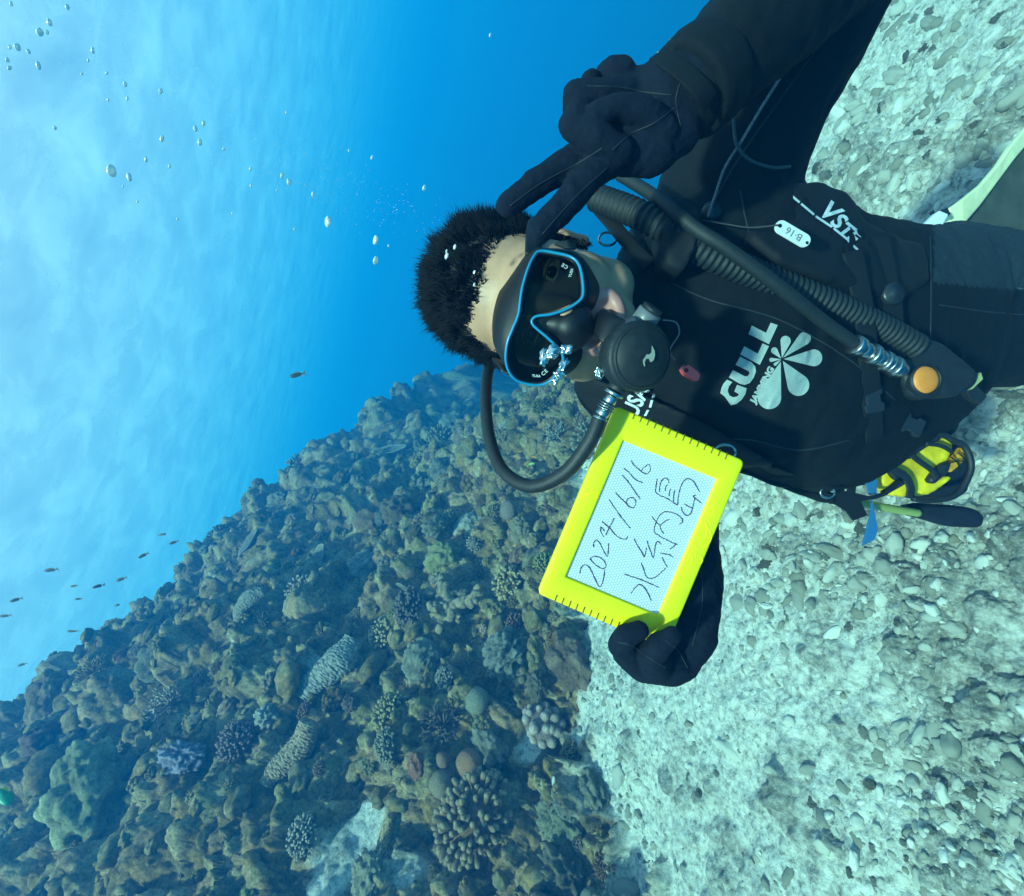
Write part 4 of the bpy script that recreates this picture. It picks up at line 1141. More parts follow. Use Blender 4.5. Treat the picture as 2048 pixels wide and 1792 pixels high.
for q_ in ([(1236, 1285), (1262, 1290), (1290, 1310), (1330, 1335)], [(1330, 1280), (1355, 1300), (1375, 1335)], [(1400, 1130), (1405, 1200), (1385, 1290)]):
    seam_on(glove_s, bg_, q_, .0006)
for q_ in ([(1330, 560), (1420, 600), (1560, 640), (1700, 720), (1790, 800)], [(1400, 880), (1500, 880), (1600, 900), (1700, 880)], [(1420, 420), (1470, 330), (1560, 200), (1660, 60)], [(1540, 560), (1500, 470), (1480, 380)], [(1880, 610), (1960, 622), (2048, 630)], [(1860, 470), (1862, 600), (1858, 760)]):
    seam_on(wetsuit, bvh_suit, q_, .0011)
wm = wetsuit.data; wm.materials.append(simple('neoprene_grey', (.022, .034, .042), .85, spec=.25, noise=.3, nscale=120, bump=.35, bscale=900))
for p in wm.polygons:
    c = Vector(p.center); dd = (c - CAM).dot(fwd); fx = 1024 + F * (c - CAM).dot(photo_x) / dd; fy = 896 - F * (c - CAM).dot(photo_y) / dd
    if fx > 1868 and fy < 566 + (fx - 1868) * .08: p.material_index = 1

# chest print
def c5(x, y): return (1386.7 + .15625 * x, 613.3 + .15625 * y)
def tor(pts): return [P(*c5(x, y), .58) for x, y in pts]
Gp = [(430, 935), (500, 965), (455, 1020), (440, 1080), (460, 1135), (510, 1160), (560, 1150), (585, 1122), (525, 1085), (560, 1000), (683, 1045), (665, 1120), (620, 1190), (550, 1245), (480, 1262), (400, 1150), (345, 1108), (360, 1040), (385, 985)]
Up = [(455, 905), (505, 810), (655, 890), (695, 890), (718, 858), (712, 828), (540, 745), (598, 640), (750, 715), (793, 768), (802, 830), (772, 910), (722, 978), (655, 1002), (590, 985)]
L1 = [(600, 612), (652, 508), (825, 602), (885, 470), (968, 506), (850, 745)]; L2 = [(705, 350), (748, 242), (930, 335), (990, 205), (1080, 236), (968, 480)]
me = sheet('lettering', [tor(q_) for q_ in (Gp, Up, L1, L2)], .0016, bvh_suit); part('lettering', me, WPRINT, wetsuit)
me = text_on('lettering', 'JAMMING', pxv(17, .58), P(*c5(885, 1000), .58), FV(.48, -.88), FV(-.88, -.48), .0016, bvh_suit, offset=.0006, wide=pxv(82, .58)); part('lettering', me, WPRINT, wetsuit)
fc = (1130, 672); pet = [((925, 1305), 152), ((1420, 1120), 140), ((1650, 650), 108), ((1485, 350), 82), ((1195, 375), 66), ((1010, 530), 42), ((972, 683), 27), ((1032, 750), 20)]
for (ex, ey), r0 in pet:
    dx, dy = ex - fc[0], ey - fc[1]; L = math.hypot(dx, dy); ux, uy = dx / L, dy / L; cx, cy_ = ex - ux * r0, ey - uy * r0
    a0 = math.atan2(uy, ux); sp = math.pi / 2 - math.asin(min(.95, r0 / (L - r0)))
    pts = [(fc[0] + ux * L * .05, fc[1] + uy * L * .05)]
    pts += [(cx + r0 * math.cos(a0 + t), cy_ + r0 * math.sin(a0 + t)) for t in np.linspace(-(math.pi - sp), (math.pi - sp), 22)]
    me = sheet('petal_print', [tor(pts)], .0016, bvh_suit); part('petal_print', me, WPRINT, wetsuit)

# ---- diving mask
mask = empty('diving_mask', H(0, .11, 0)); tag(mask, 'black diving mask with a bright blue frame over the diver\'s eyes', 'diving mask')
MC = P(1105, 640, .447); MN = (HY * .93 + FV(0, 0, 1) * .25).normalized()
def c1(x, y): return (800 + .3125 * x, 373.3 + .3125 * y)
def mp_(x, y, back=0.0): return onplane(*c1(x, y), MC - MN * back, MN)
fr = [(900, 412), (1000, 425), (1090, 448), (1140, 490), (1165, 570), (1172, 690), (1135, 742), (1050, 790), (960, 818), (880, 828), (848, 850), (848, 878), (880, 912), (940, 962), (1005, 1025), (1043, 1080), (1038, 1140), (1005, 1195), (960, 1245), (880, 1270), (765, 1248), (705, 1195), (678, 1110), (688, 1000), (722, 910), (758, 820), (770, 735), (785, 640), (818, 530), (858, 445)]
def bow(x, y):      # the frame wraps back a little at its ends
    t = abs((y - 850) / 430.0); return .016 * t ** 2.2
loop = catmull([mp_(x, y, bow(x, y)) for x, y in fr], 6, True)
def ribbon(mb, loop, n, w_, h_):
    """flat band round a closed loop: w_ across, h_ deep along n"""
    L = len(loop); t = np.roll(loop, -1, 0) - np.roll(loop, 1, 0); t /= np.linalg.norm(t, axis=1, keepdims=True)
    nn = np.array(tuple(n)); s_ = np.cross(t, nn); s_ /= np.linalg.norm(s_, axis=1, keepdims=True)
    prof = [(-.5, 0), (-.42, .32), (-.2, .5), (.2, .5), (.42, .32), (.5, 0), (.5, -.8), (-.5, -.8)]
    rows = np.stack([loop + s_ * a * w_ + nn * b_ * h_ for a, b_ in prof], 1)
    k = np.arange(L * 8).reshape(L, 8); k2 = np.roll(k, -1, 0)
    q = np.stack([k, np.roll(k, -1, 1), np.roll(k2, -1, 1), k2], -1).reshape(-1, 4)
    mb.add(rows.reshape(-1, 3), q)
m_ = MB(); ribbon(m_, loop, MN, .0028, .004); part('frame', m_.mesh('frame'), BLUEF, mask)
m_ = MB(); cen = loop.mean(0); inner = cen + (loop - cen) * .965 - np.array(tuple(MN)) * .003; ribbon(m_, inner, MN, .004, .004)
part('lens_rim', m_.mesh('lens_rim'), simple('rim_black', (.02, .012, .018), .35), mask)
# skirt: runs from the frame back to the face
sk = [(895, 392), (1010, 395), (1110, 410), (1190, 470), (1250, 560), (1285, 665), (1268, 745), (1232, 820), (1205, 880), (1190, 925), (1180, 975), (1170, 1030), (1163, 1090), (1140, 1140), (1090, 1190), (1030, 1215), (960, 1250), (880, 1268), (760, 1245), (690, 1185), (640, 1090), (600, 1010), (590, 930), (592, 850), (605, 770), (632, 680), (680, 590), (735, 510), (800, 430), (850, 402)]
outer = catmull([mp_(x, y, .030 + bow(x, y) * .8) for x, y in sk], 6, True)
outer_b = cen + (outer - cen) * .97 - np.array(tuple(MN)) * .020
mid = .5 * (outer + loop) - np.array(tuple(MN)) * .001
fl = loop - np.array(tuple(MN)) * .003
rows = [fl, .72 * loop + .28 * outer + np.array(tuple(MN)) * .003, mid + np.array(tuple(MN)) * .006, .25 * loop + .75 * outer + np.array(tuple(MN)) * .004, outer, outer_b]
# nose pocket bulges forward
L = len(loop); k = np.arange(L * len(rows)).reshape(len(rows), L)
vv = np.vstack(rows)
q = np.vstack([np.stack([k[i], np.roll(k[i], -1), np.roll(k[i + 1], -1), k[i + 1]], -1) for i in range(len(rows) - 1)])
m_ = MB(); m_.add(vv, q)
sk_me = m_.mesh('skirt'); part('skirt', sk_me, SIL, mask)
m_ = MB()
chain(m_, [(mp_(905, 868, .012), .006), (mp_(1010, 880, .014), .0125), (mp_(1090, 895, .016), .0175), (mp_(1140, 905, .022), .0165)])
ell(m_, mp_(1100, 900, .020), (.026, .018, .020), AX)
me = fuse('nose_pocket', m_, .0022, 6); part('nose_pocket', me, SIL, mask)
# dark inner side of the skirt
ib = cen + (loop - cen) * .93
rows = [inner, ib - np.array(tuple(MN)) * .022, cen + (ib - cen) * .86 - np.array(tuple(MN)) * .036]
k = np.arange(L * 3).reshape(3, L); q = np.vstack([np.stack([k[i], np.roll(k[i], -1), np.roll(k[i + 1], -1), k[i + 1]], -1) for i in range(2)])
m_ = MB(); m_.add(np.vstack(rows), q); part('inner_skirt', m_.mesh('inner_skirt'), SIL, mask)
# lenses
LENS = bpy.data.materials.new('lens_glass'); LENS.use_nodes = True; nt = LENS.node_tree; nt.nodes.remove(nt.nodes['Principled BSDF'])
tr = nt.nodes.new('ShaderNodeBsdfTransparent'); tr.inputs[0].default_value = (.38, .43, .40, 1); gl = nt.nodes.new('ShaderNodeBsdfGlossy'); gl.inputs['Roughness'].default_value = .04
lw = nt.nodes.new('ShaderNodeFresnel'); lw.inputs[0].default_value = 1.25; ms = nt.nodes.new('ShaderNodeMixShader')
nt.links.new(lw.outputs[0], ms.inputs[0]); nt.links.new(tr.outputs[0], ms.inputs[1]); nt.links.new(gl.outputs[0], ms.inputs[2]); nt.links.new(ms.outputs[0], nt.nodes['Material Output'].inputs[0])
la = [(905, 430), (1000, 440), (1085, 462), (1130, 500), (1150, 575), (1158, 685), (1125, 728), (1045, 772), (955, 802), (870, 815), (800, 822), (782, 800), (786, 735), (800, 640), (833, 535), (870, 458)]
lb = [(800, 832), (845, 888), (880, 925), (935, 975), (995, 1035), (1028, 1082), (1022, 1138), (992, 1188), (950, 1232), (880, 1255), (770, 1235), (718, 1185), (693, 1108), (702, 1005), (736, 915), (770, 840)]
LCM = bpy.data.materials.new('lens')
for q_ in (la, lb):
    pts = catmull([mp_(x, y, bow(x, y) + .0015) for x, y in q_], 3, True)
    me = prism('lens', [Vector(p) for p in pts], -MN * .0012); part('lens', me, LENS, mask)
txt = simple('lens_print', (.5, .55, .52), .5)
me = text_on('lens_print', 'TUSA', .0034, mp_(872, 1212, bow(0, 1212) - .0008), FV(1, .05), FV(.05, -1), 0, None, offset=.0001); part('lens_print', me, txt, mask)
me = text_on('lens_print', 'CE', .0052, mp_(925, 1190, bow(0, 1190) - .0008), FV(.72, -.69), FV(-.69, -.72), 0, None, offset=.0001, space=1.2); part('lens_print', me, txt, mask)
me = text_on('lens_print', 'CE', .0048, mp_(1055, 508, bow(0, 508) - .0008), FV(-.85, -.5), FV(-.5, .85), 0, None, offset=.0001, space=1.2); part('lens_print', me, txt, mask)
me = text_on('lens_print', 'TUSA', .0034, mp_(1095, 552, bow(0, 552) - .0008), FV(.25, -.97), FV(-.97, -.25), 0, None, offset=.0001); part('lens_print', me, txt, mask)
# strap and its clips
def strip(name, pts, wvec, w0, w1, th):
    m_ = MB(); P_ = catmull(pts, 6); n_ = len(P_); W = np.linspace(w0, w1, n_)
    secs = []
    for i in range(n_):
        t = P_[min(i + 1, n_ - 1)] - P_[max(i - 1, 0)]; t /= np.linalg.norm(t)
        wv = np.array(tuple(wvec)); wv = wv - t * wv.dot(t); wv /= np.linalg.norm(wv); nv = np.cross(t, wv)
        secs.append((P_[i], wv * W[i] / 2, nv * th / 2))
    m_.add(*loft_np(secs, 12, 5)); return m_.mesh(name)
part('strap', strip('strap', [mp_(850, 440, .03), H(-.074, .045, .016), H(-.084, .0, .006), H(-.080, -.06, .004), H(-.05, -.105, .004)], HZ, .016, .022, .003), SIL, mask)
part('strap', strip('strap', [mp_(720, 1200, .03), H(.070, .045, .012), H(.084, .0, .006), H(.078, -.06, .004), H(.05, -.105, .004), H(-.05, -.105, .004)], HZ, .016, .022, .003), SIL, mask)
me = prism('clip', [mp_(x, y, .022) for x, y in ((1080, 340), (1125, 352), (1128, 400), (1060, 395), (985, 365), (1000, 350))], -MN * .006, .001); part('clip', me, RUB, mask)

# ---- regulator second stage
reg = empty('regulator', P(1275, 700, .43)); tag(reg, 'round black regulator held in the diver\'s mouth', 'regulator')
RC = P(1277, 713, .425); RN = (FV(.30, .18, 1)).normalized(); RX = FV(1, 0, -.3).normalized(); RY = RN.cross(RX).normalized()
def disc(name, c, n, prof, sides=64, sx=1.0):
    """turned shape: prof is (radius, height along n)"""
    n = Vector(n).normalized(); a = n.orthogonal().normalized(); b_ = n.cross(a)
    m_ = MB(); th = np.linspace(0, 2 * math.pi, sides, endpoint=False); rows = []
    for r0, h in prof:
        rows.append(np.array(tuple(c))[None] + np.cos(th)[:, None] * np.array(tuple(a)) * r0 + np.sin(th)[:, None] * np.array(tuple(b_)) * r0 + np.array(tuple(n)) * h)
    k = np.arange(len(prof) * sides).reshape(len(prof), sides)
    q = np.stack([k[:-1], np.roll(k[:-1], -1, 1), np.roll(k[1:], -1, 1), k[1:]], -1).reshape(-1, 4)
    m_.add(np.vstack(rows), q); return m_.mesh(name)
part('housing', disc('housing', RC, RN, [(.0, -.030), (.020, -.030), (.027, -.024), (.0305, -.014), (.0315, -.004), (.0315, .002), (.0300, .0045), (.028, .005)]), RUB, reg)
cov = part('purge_cover', disc('purge_cover', RC, RN, [(.0285, .003), (.0282, .0065), (.0270, .0085), (.0262, .0080), (.0256, .0086), (.022, .0115), (.014, .0145), (.006, .0156), (0, .0158)]), simple('purge_rubber', (.010, .013, .015), .6, spec=.4, noise=.5, nscale=120), reg)
for a in (2.0, 2.35, 2.7, 3.05):
    c = RC + (FV(math.cos(a), -math.sin(a), 0) * .0295); me = disc('vent', c, FV(math.cos(a), -math.sin(a), .25), [(0, .003), (.0018, .003), (.0022, .0022), (.0022, 0)], 12); part('vent', me, simple('vent_dark', (.004, .004, .005), .9), reg)
me = prism('emblem', [RC + RN * .0165 + FV((x - 935) * .000075, (y - 1055) * .000075, 0) for x, y in ((870, 1000), (895, 992), (915, 1030), (945, 1035), (975, 1010), (975, 935), (1003, 990), (1008, 1040), (995, 1095), (970, 1120), (945, 1080), (905, 1085), (890, 1120), (895, 1170), (875, 1130), (858, 1060))], -RN * .003); part('emblem', me, simple('emblem_grey', (.22, .25, .2), .5), reg)
# mouthpiece and stub
mth = H(0, .086, -.077)
m_ = MB(); pth = [mth - HY * .006, mth + HY * .004, P(1238, 672, .437), P(1252, 688, .44)]
m_.add(*loft_np([(tuple(p), tuple(FV(-.31, .95, 0) * w0), tuple(FV(.95, .31, .1) * h0)) for p, w0, h0 in zip(pth, (.014, .0145, .015, .018), (.007, .008, .010, .013))], 32, 2.6))
part('mouthpiece', m_.mesh('mouthpiece'), SIL, reg)
m_ = MB(); m_.tube(np.array([tuple(P(1232, 668, .4355)), tuple(P(1240, 676, .437))]), .0215, 32); part('mouthpiece_tie', m_.mesh('mouthpiece_tie'), simple('tie_grey', (.10, .11, .12), .5), reg)
# adjusting knob and swivel
m_ = MB(); a, b_ = P(1278, 655, .445), P(1302, 622, .436); m_.tube(np.array([tuple(a.lerp(b_, t)) for t in (0, .3, .6, .95, 1)]), [.0115, .0115, .0115, .0115, .010], 28); part('knob', m_.mesh('knob'), simple('knob_grey', (.13, .14, .15), .4), reg)
m_ = MB(); m_.tube(np.array([tuple(b_), tuple(b_ + (b_ - a).normalized() * .004)]), .0098, 28); part('knob_cap', m_.mesh('knob_cap'), RUB, reg)
def fitting(parent, a, b_, specs, sides=24):
    a, b_ = Vector(a), Vector(b_); ax = (b_ - a)
    L_ = ax.length; e_ = .0006 / L_
    for t0, t1, r0, mat_, nm in specs:
        m_ = MB(); tt = [t0, t0 + e_, t0 + e_ * 2, t1 - e_ * 2, t1 - e_, t1]
        v, q_, t_ = tube_np(np.array([tuple(a + ax * t) for t in tt]), [r0 * .5, r0 * .93, r0, r0, r0 * .93, r0 * .5], sides)
        m_.add(v, q_, t_); me = m_.mesh(nm)
        part(nm, me, mat_, parent)
fitting(reg, P(1238, 768, .437), P(1197, 842, .447), [(0, .18, .0085, RUB, 'collar'), (.18, .30, .0098, CHR, 'nut'), (.30, .52, .0062, CHR, 'sleeve'), (.52, .56, .0085, CHR, 'ring'), (.58, .62, .0085, CHR, 'ring'), (.64, .68, .0085, CHR, 'ring'), (.68, .86, .0066, CHR, 'sleeve'), (.86, 1.0, .0072, CHR, 'ferrule')])
def hose(name, pts, r0, mat_, label=None, cat=None, n=10, ribs=0, sides=16):
    P_ = catmull(pts, n); 
    if ribs:
        L = np.concatenate([[0], np.cumsum(np.linalg.norm(np.diff(P_, axis=0), axis=1))]); s_ = np.linspace(0, L[-1], ribs * 6)
        P_ = np.stack([np.interp(s_, L, P_[:, i]) for i in range(3)], 1)
        ph = np.arange(len(s_)) % 6; r_ = r0 * np.array([.86, .88, .98, 1.0, .98, .88])[ph]
    else: r_ = np.full(len(P_), r0)
    m_ = MB(); m_.tube(P_, r_, sides); me = m_.mesh(name)
    if label: 
        o = link(name, me, mat_); tag(o, label, cat); return centred(o)
    return me
hose('breathing_hose', [P(1199, 838, .446), P(1178, 885, .45), P(1130, 945, .465), P(1062, 972, .49), P(1005, 940, .52), P(978, 870, .55), P(972, 790, .58), P(980, 730, .61), P(1010, 660, .68), P(1100, 600, .78)], .0072, RUB, 'black rubber hose looping from the regulator round behind the diver\'s head', 'hose', n=14)

# ---- slate
slate = empty('writing_slate', P(1285, 1050, .47)); tag(slate, 'bright yellow magnetic drawing slate with handwriting in the diver\'s gloved hand', 'slate')
SD = .466
sc = [P(x, y, SD) for x, y in ((1232.4, 811), (1490.9, 922), (1333.5, 1299), (1074.9, 1187.6))]
si = [P(x, y, SD) for x, y in ((1247.8, 881.2), (1434.4, 958.2), (1316.3, 1230.3), (1133.1, 1153.3))]
SN = (sc[1] - sc[0]).cross(sc[3] - sc[0]).normalized()
if SN.dot(CAM - sc[0]) < 0: SN = -SN
def rrect(c, r0, inset=0.0, n=6):
    out_ = []; cen_ = sum((Vector(x) for x in c), Vector()) / 4
    for i in range(4):
        p, a, b_ = c[i], c[i - 1], c[(i + 1) % 4]
        ua = (a - p).normalized(); ub = (b_ - p).normalized(); p = p + (ua + ub) * inset
        q0, q1 = p + ua * r0, p + ub * r0
        for t in np.linspace(0, 1, n): out_.append(q0 * (1 - t) ** 2 + p * (2 * t * (1 - t)) + q1 * t ** 2)
    return np.array([tuple(x) for x in out_])
nS = np.array(tuple(SN)); T = .009
rows = [rrect(sc, .006, .0008) - nS * T, rrect(sc, .006, 0) - nS * (T - .001), rrect(sc, .006, 0) - nS * .0016, rrect(sc, .006, .0006) - nS * .0005, rrect(sc, .006, .0018),
        rrect(si, .0012, -.0022), rrect(si, .0012, -.0008) - nS * .0006, rrect(si, .0012, 0) - nS * .0022, rrect(si, .0012, 0) - nS * T, rrect(sc, .006, .0008) - nS * T]
L = len(rows[0]); k = np.arange(L * len(rows)).reshape(len(rows), L)
m_ = MB(); m_.add(np.vstack(rows), np.vstack([np.stack([k[i], np.roll(k[i], -1), np.roll(k[i + 1], -1), k[i + 1]], -1) for i in range(len(rows) - 1)]))
YEL = simple('slate_yellow', (.95, .78, .006), .45, spec=.35, noise=.10, nscale=22, bump=.2, bscale=900)
me = m_.mesh('frame', smooth=True)
bm = bmesh.new(); bm.from_mesh(me); bmesh.ops.recalc_face_normals(bm, faces=bm.faces); bm.to_mesh(me); bm.free()
frame_o = part('frame', me, YEL, slate)
# screen with its honeycomb
SCR, nt, b = newmat('slate_screen')
su = (sc[1] - sc[0]).normalized(); sv_ = (sc[3] - sc[0]).normalized()
geo = nt.nodes.new('ShaderNodeNewGeometry'); acc = None
for a in (0, 60, 120):
    dirv = su * math.cos(math.radians(a)) + sv_ * math.sin(math.radians(a))
    dt = N(nt, 'ShaderNodeVectorMath', operation='DOT_PRODUCT'); nt.links.new(geo.outputs['Position'], dt.inputs[0]); dt.inputs[1].default_value = dirv * (2 * math.pi / .0026)
    cs = N(nt, 'ShaderNodeMath', operation='COSINE'); nt.links.new(dt.outputs['Value'], cs.inputs[0])
    if acc is None: acc = cs
    else:
        ad = N(nt, 'ShaderNodeMath', operation='ADD'); nt.links.new(acc.outputs[0], ad.inputs[0]); nt.links.new(cs.outputs[0], ad.inputs[1]); acc = ad
r1 = ramp(nt, None, [(0.0, (.40, .44, .50)), (.35, (.66, .68, .72)), (1, (.74, .76, .79))])
mr = nt.nodes.new('ShaderNodeMapRange'); mr.inputs['From Min'].default_value = -1.5; mr.inputs['From Max'].default_value = 3; nt.links.new(acc.outputs[0], mr.inputs['Value']); nt.links.new(mr.outputs[0], r1.inputs[0])
nt.links.new(r1.outputs[0], b.inputs['Base Color']); b.inputs['Roughness'].default_value = .35
me = prism('screen', [Vector(p) for p in (rrect(si, .0012, -.0005) - nS * .0024)], -SN * .003); part('screen', me, SCR, slate)
INK = simple('ink', (.03, .015, .05), .6)
def zA(x, y): return ((2120 + x * .36832) / 1.875, (1650 + y * .36832) / 1.875)
def zB(x, y): return ((2340 + x * .3348) / 1.875, (1700 + y * .3348) / 1.875)
strokesA = [[(148, 1355), (155, 1310), (185, 1275), (225, 1280), (262, 1330), (300, 1410), (345, 1495), (372, 1465), (392, 1390), (398, 1320)],
            [(250, 1220), (262, 1195), (310, 1185), (365, 1205), (405, 1250), (410, 1295), (375, 1310), (325, 1285), (280, 1245), (255, 1212)],
            [(285, 1085), (292, 1040), (322, 1020), (352, 1055), (385, 1120), (425, 1185), (435, 1130), (440, 1055)],
            [(372, 828), (410, 862), (455, 900), (510, 965), (560, 1000), (615, 1010), (632, 980)], [(495, 795), (475, 840), (448, 890), (410, 968)], [(400, 930), (362, 885), (358, 920), (375, 965), (392, 988)],
            [(443, 603), (500, 690), (560, 775), (620, 850), (660, 900)], [(510, 535), (560, 590), (615, 640), (640, 672), (685, 690), (715, 660), (710, 610), (675, 585), (635, 600), (618, 640)],
            [(577, 357), (640, 430), (700, 515), (760, 602)], [(595, 290), (650, 335), (710, 400), (782, 435)], [(668, 205), (700, 255), (770, 318), (825, 345), (862, 310), (862, 265), (845, 252), (800, 280), (772, 315)],
            [(598, 1365), (680, 1392), (780, 1425), (870, 1465), (955, 1502)], [(668, 1562), (705, 1510), (750, 1472), (800, 1500), (845, 1570), (872, 1635)]]
strokesB = [[(190, 1225), (215, 1290), (250, 1380), (310, 1402), (375, 1370), (430, 1320), (465, 1285)], [(425, 1170), (450, 1215), (485, 1272)], [(405, 1118), (460, 1128), (510, 1138), (548, 1165)],
            [(112, 955), (150, 1030), (195, 1100), (225, 1158), (240, 1110), (252, 1060)], [(258, 978), (275, 1040), (300, 1110), (328, 1170), (342, 1100), (352, 1020), (375, 988), (418, 1018)],
            [(310, 705), (345, 750), (400, 800), (455, 765), (508, 737)], [(400, 800), (410, 850), (445, 898)], [(655, 770), (650, 735), (600, 690), (540, 665), (460, 655), (405, 690), (360, 765), (338, 850), (345, 890), (400, 930), (470, 965), (540, 1000), (598, 1020)], [(655, 770), (620, 798)], [(580, 1015), (550, 1050), (515, 1072)],
            [(372, 285), (362, 340), (352, 430), (400, 470), (480, 505), (540, 545), (598, 575), (605, 500), (625, 410), (650, 340), (690, 290), (735, 288), (780, 320), (820, 385), (848, 432)],
            [(398, 430), (400, 370), (420, 310), (460, 278), (498, 300), (500, 335)], [(460, 425), (465, 380), (488, 352)], [(503, 480), (508, 435), (525, 395)], [(553, 545), (555, 480), (568, 410)],
            [(640, 600), (655, 650), (695, 695), (740, 680), (768, 610), (785, 540), (790, 500), (775, 480), (800, 468)], [(675, 565), (710, 590), (765, 612)], [(790, 500), (830, 530), (865, 558)]]
m_ = MB()
for st, fn in ((strokesA, zA), (strokesB, zB)):
    for s_ in st:
        pts = catmull([P(*fn(x, y), SD + .0022) for x, y in s_], 6)
        pts = pts + np.random.default_rng(len(s_)).normal(0, .00012, pts.shape)
        m_.tube(pts, .00046 * (.45 + 1.0 * vnoise(pts * 700)), 6)
part('handwriting', m_.mesh('handwriting'), INK, slate)
MARK = simple('slit_shade_orange', (.28, .12, .005), .7)
def marks(x0, y0, x1, y1, n, L):
    for i in range(n):
        t = i / (n - 1); a = P(x0 + (x1 - x0) * t, y0 + (y1 - y0) * t, SD - .0003); b_ = a + sv_ * L
        m_ = MB(); m_.add(*loft_np([(tuple(a), tuple(su * .00045), tuple(SN * .0005)), (tuple(b_), tuple(su * .00045), tuple(SN * .0005))], 8, 5)); part('slit_shade_bar', m_.mesh('slit_shade_bar'), MARK, slate)
marks(1270.7, 824.6, 1455.6, 905, 14, .0072); marks(1114, 1190, 1239, 1244, 10, .0070)  # dark orange bars stand in for the shaded slits in the frame
m_ = MB()
def zD(x, y): return ((2500 + x * .23445) / 1.875, (1780 + y * .23445) / 1.875)
for st in ([(615, 745), (690, 880), (715, 1010), (650, 1130), (560, 1185), (480, 1180)], [(615, 745), (650, 880), (620, 1010), (560, 1080), (500, 1085)], [(455, 1100), (475, 1180), (465, 1290), (470, 1340)], [(490 + 85 * math.cos(a), 1360 + 85 * math.sin(a)) for a in np.linspace(0, 6.28, 13)], [(330, 1390), (400, 1250), (480, 1200)]):
    m_ = MB(); m_.tube(catmull([P(*zD(x, y), SD) for x, y in st], 5), .0005, 6); part('embossed_line', m_.mesh('embossed_line'), YEL, slate)
for st in ([(195, 560), (345, 508), (305, 620)],):
    m_ = MB(); m_.tube(np.array([tuple(P(*zA(x, y), SD)) for x, y in st]), .0004, 6); part('embossed_arrow', m_.mesh('embossed_arrow'), YEL, slate)

# ---- buoyancy vest
vest = empty('buoyancy_vest', P(1650, 480, .62)); tag(vest, 'black buoyancy vest with shoulder pads strapped over the diver\'s wetsuit', 'dive vest')
def padmesh(name, pts, th, bev, amp=.004):
    me = prism(name, pts, th, bev, 3); o = bpy.data.objects.new('tmpp', me); COL.objects.link(o)
    md = o.modifiers.new('r', 'REMESH'); md.mode = 'VOXEL'; md.voxel_size = .004
    sm = o.modifiers.new('s', 'SMOOTH'); sm.iterations = 6; dg = bpy.context.evaluated_depsgraph_get(); dg.update()
    m2 = bpy.data.meshes.new_from_object(o.evaluated_get(dg), depsgraph=dg); bpy.data.objects.remove(o)
    m2.polygons.foreach_set('use_smooth', np.ones(len(m2.polygons), bool)); wrinkle(m2, amp, 22); return m2
outl = [(1540, 400, .63), (1585, 358, .64), (1640, 360, .645), (1695, 378, .65), (1712, 402, .65), (1738, 442, .655), (1790, 466, .67), (1850, 486, .70), (1868, 560, .68), (1800, 600, .645), (1660, 560, .60), (1560, 520, .585), (1500, 470, .59)]
pad = padmesh('shoulder_pad', [P(a[0], a[1], a[2] - .05) for a in outl], FV(0, 0, -.05), .008); pad_o = part('shoulder_pad', pad, NYL, vest)
bvh_pad = BVHTree.FromPolygons(getv(pad).tolist(), [tuple(p.vertices) for p in pad.polygons])
WT = simple('woven_white', (.62, .68, .70), .6, noise=.15, nscale=300)
def c3(x, y): return (1280 + .4465 * x, 320 + .4465 * y)
def piping(pts, w_):
    out_ = []; P_ = [Vector((*c3(*p), 0)) for p in pts]
    d = (P_[-1] - P_[0]).normalized(); n = Vector((-d.y, d.x, 0)) * w_ / 2
    return [P((p + n).x, (p + n).y, .62) for p in P_] + [P((p - n).x, (p - n).y, .62) for p in reversed(P_)]
segs = [(665, 148), (715, 190), (722, 196), (780, 245), (787, 252), (860, 300), (868, 306), (925, 352), (932, 360), (985, 412)]
for i in range(0, 10, 2):
    me = sheet('piping', [piping([segs[i], segs[i + 1]], 4.5)], .0015, bvh_pad); part('piping', me, WT, pad_o)
for ch, x, y, w_ in (('V', 842, 228, 20), ('S', 884, 272, 17), ('T', 918, 312, 15), ('E', 950, 343, 14)):
    me = text_on('lettering', ch, pxv(w_ * 2.6, .6), P(*c3(x, y), .60), FV(.78, .62), FV(.62, -.78), .0012, bvh_pad, offset=.0009, shear=.25); part('lettering', me, WT, pad_o)
# lower side panel and the other shoulder
outl = [(1152, 757, .64), (1175, 745, .62), (1230, 770, .60), (1320, 800, .585), (1420, 850, .58), (1560, 930, .60), (1640, 960, .64), (1700, 975, .67), (1640, 985, .68), (1560, 965, .68), (1480, 935, .68), (1330, 930, .68), (1215, 880, .67), (1200, 840, .66), (1165, 795, .655)]
pad2 = padmesh('shoulder_pad', [P(*a) for a in outl], FV(0, 0, -.045), .006); pad2_o = part('shoulder_pad', pad2, NYL, vest)
bvh2 = BVHTree.FromPolygons(getv(pad2).tolist(), [tuple(p.vertices) for p in pad2.polygons])
me = text_on('lettering', 'TUSA', .030, P(1268, 812, .60), FV(.42, -.9), FV(-.9, -.42), .0015, bvh2, offset=.0008, wide=.052); part('lettering', me, WT, pad2_o)
for (x0, y0, x1, y1) in ((1308, 788, 1306, 797), (1304, 800, 1300, 815), (1296, 820, 1290, 832)):
    me = sheet('piping', [[P(x0 - 2.5, y0, .6), P(x0 + 2.5, y0, .6), P(x1 + 2.5, y1, .6), P(x1 - 2.5, y1, .6)]], .0015, bvh2); part('piping', me, WT, pad2_o)
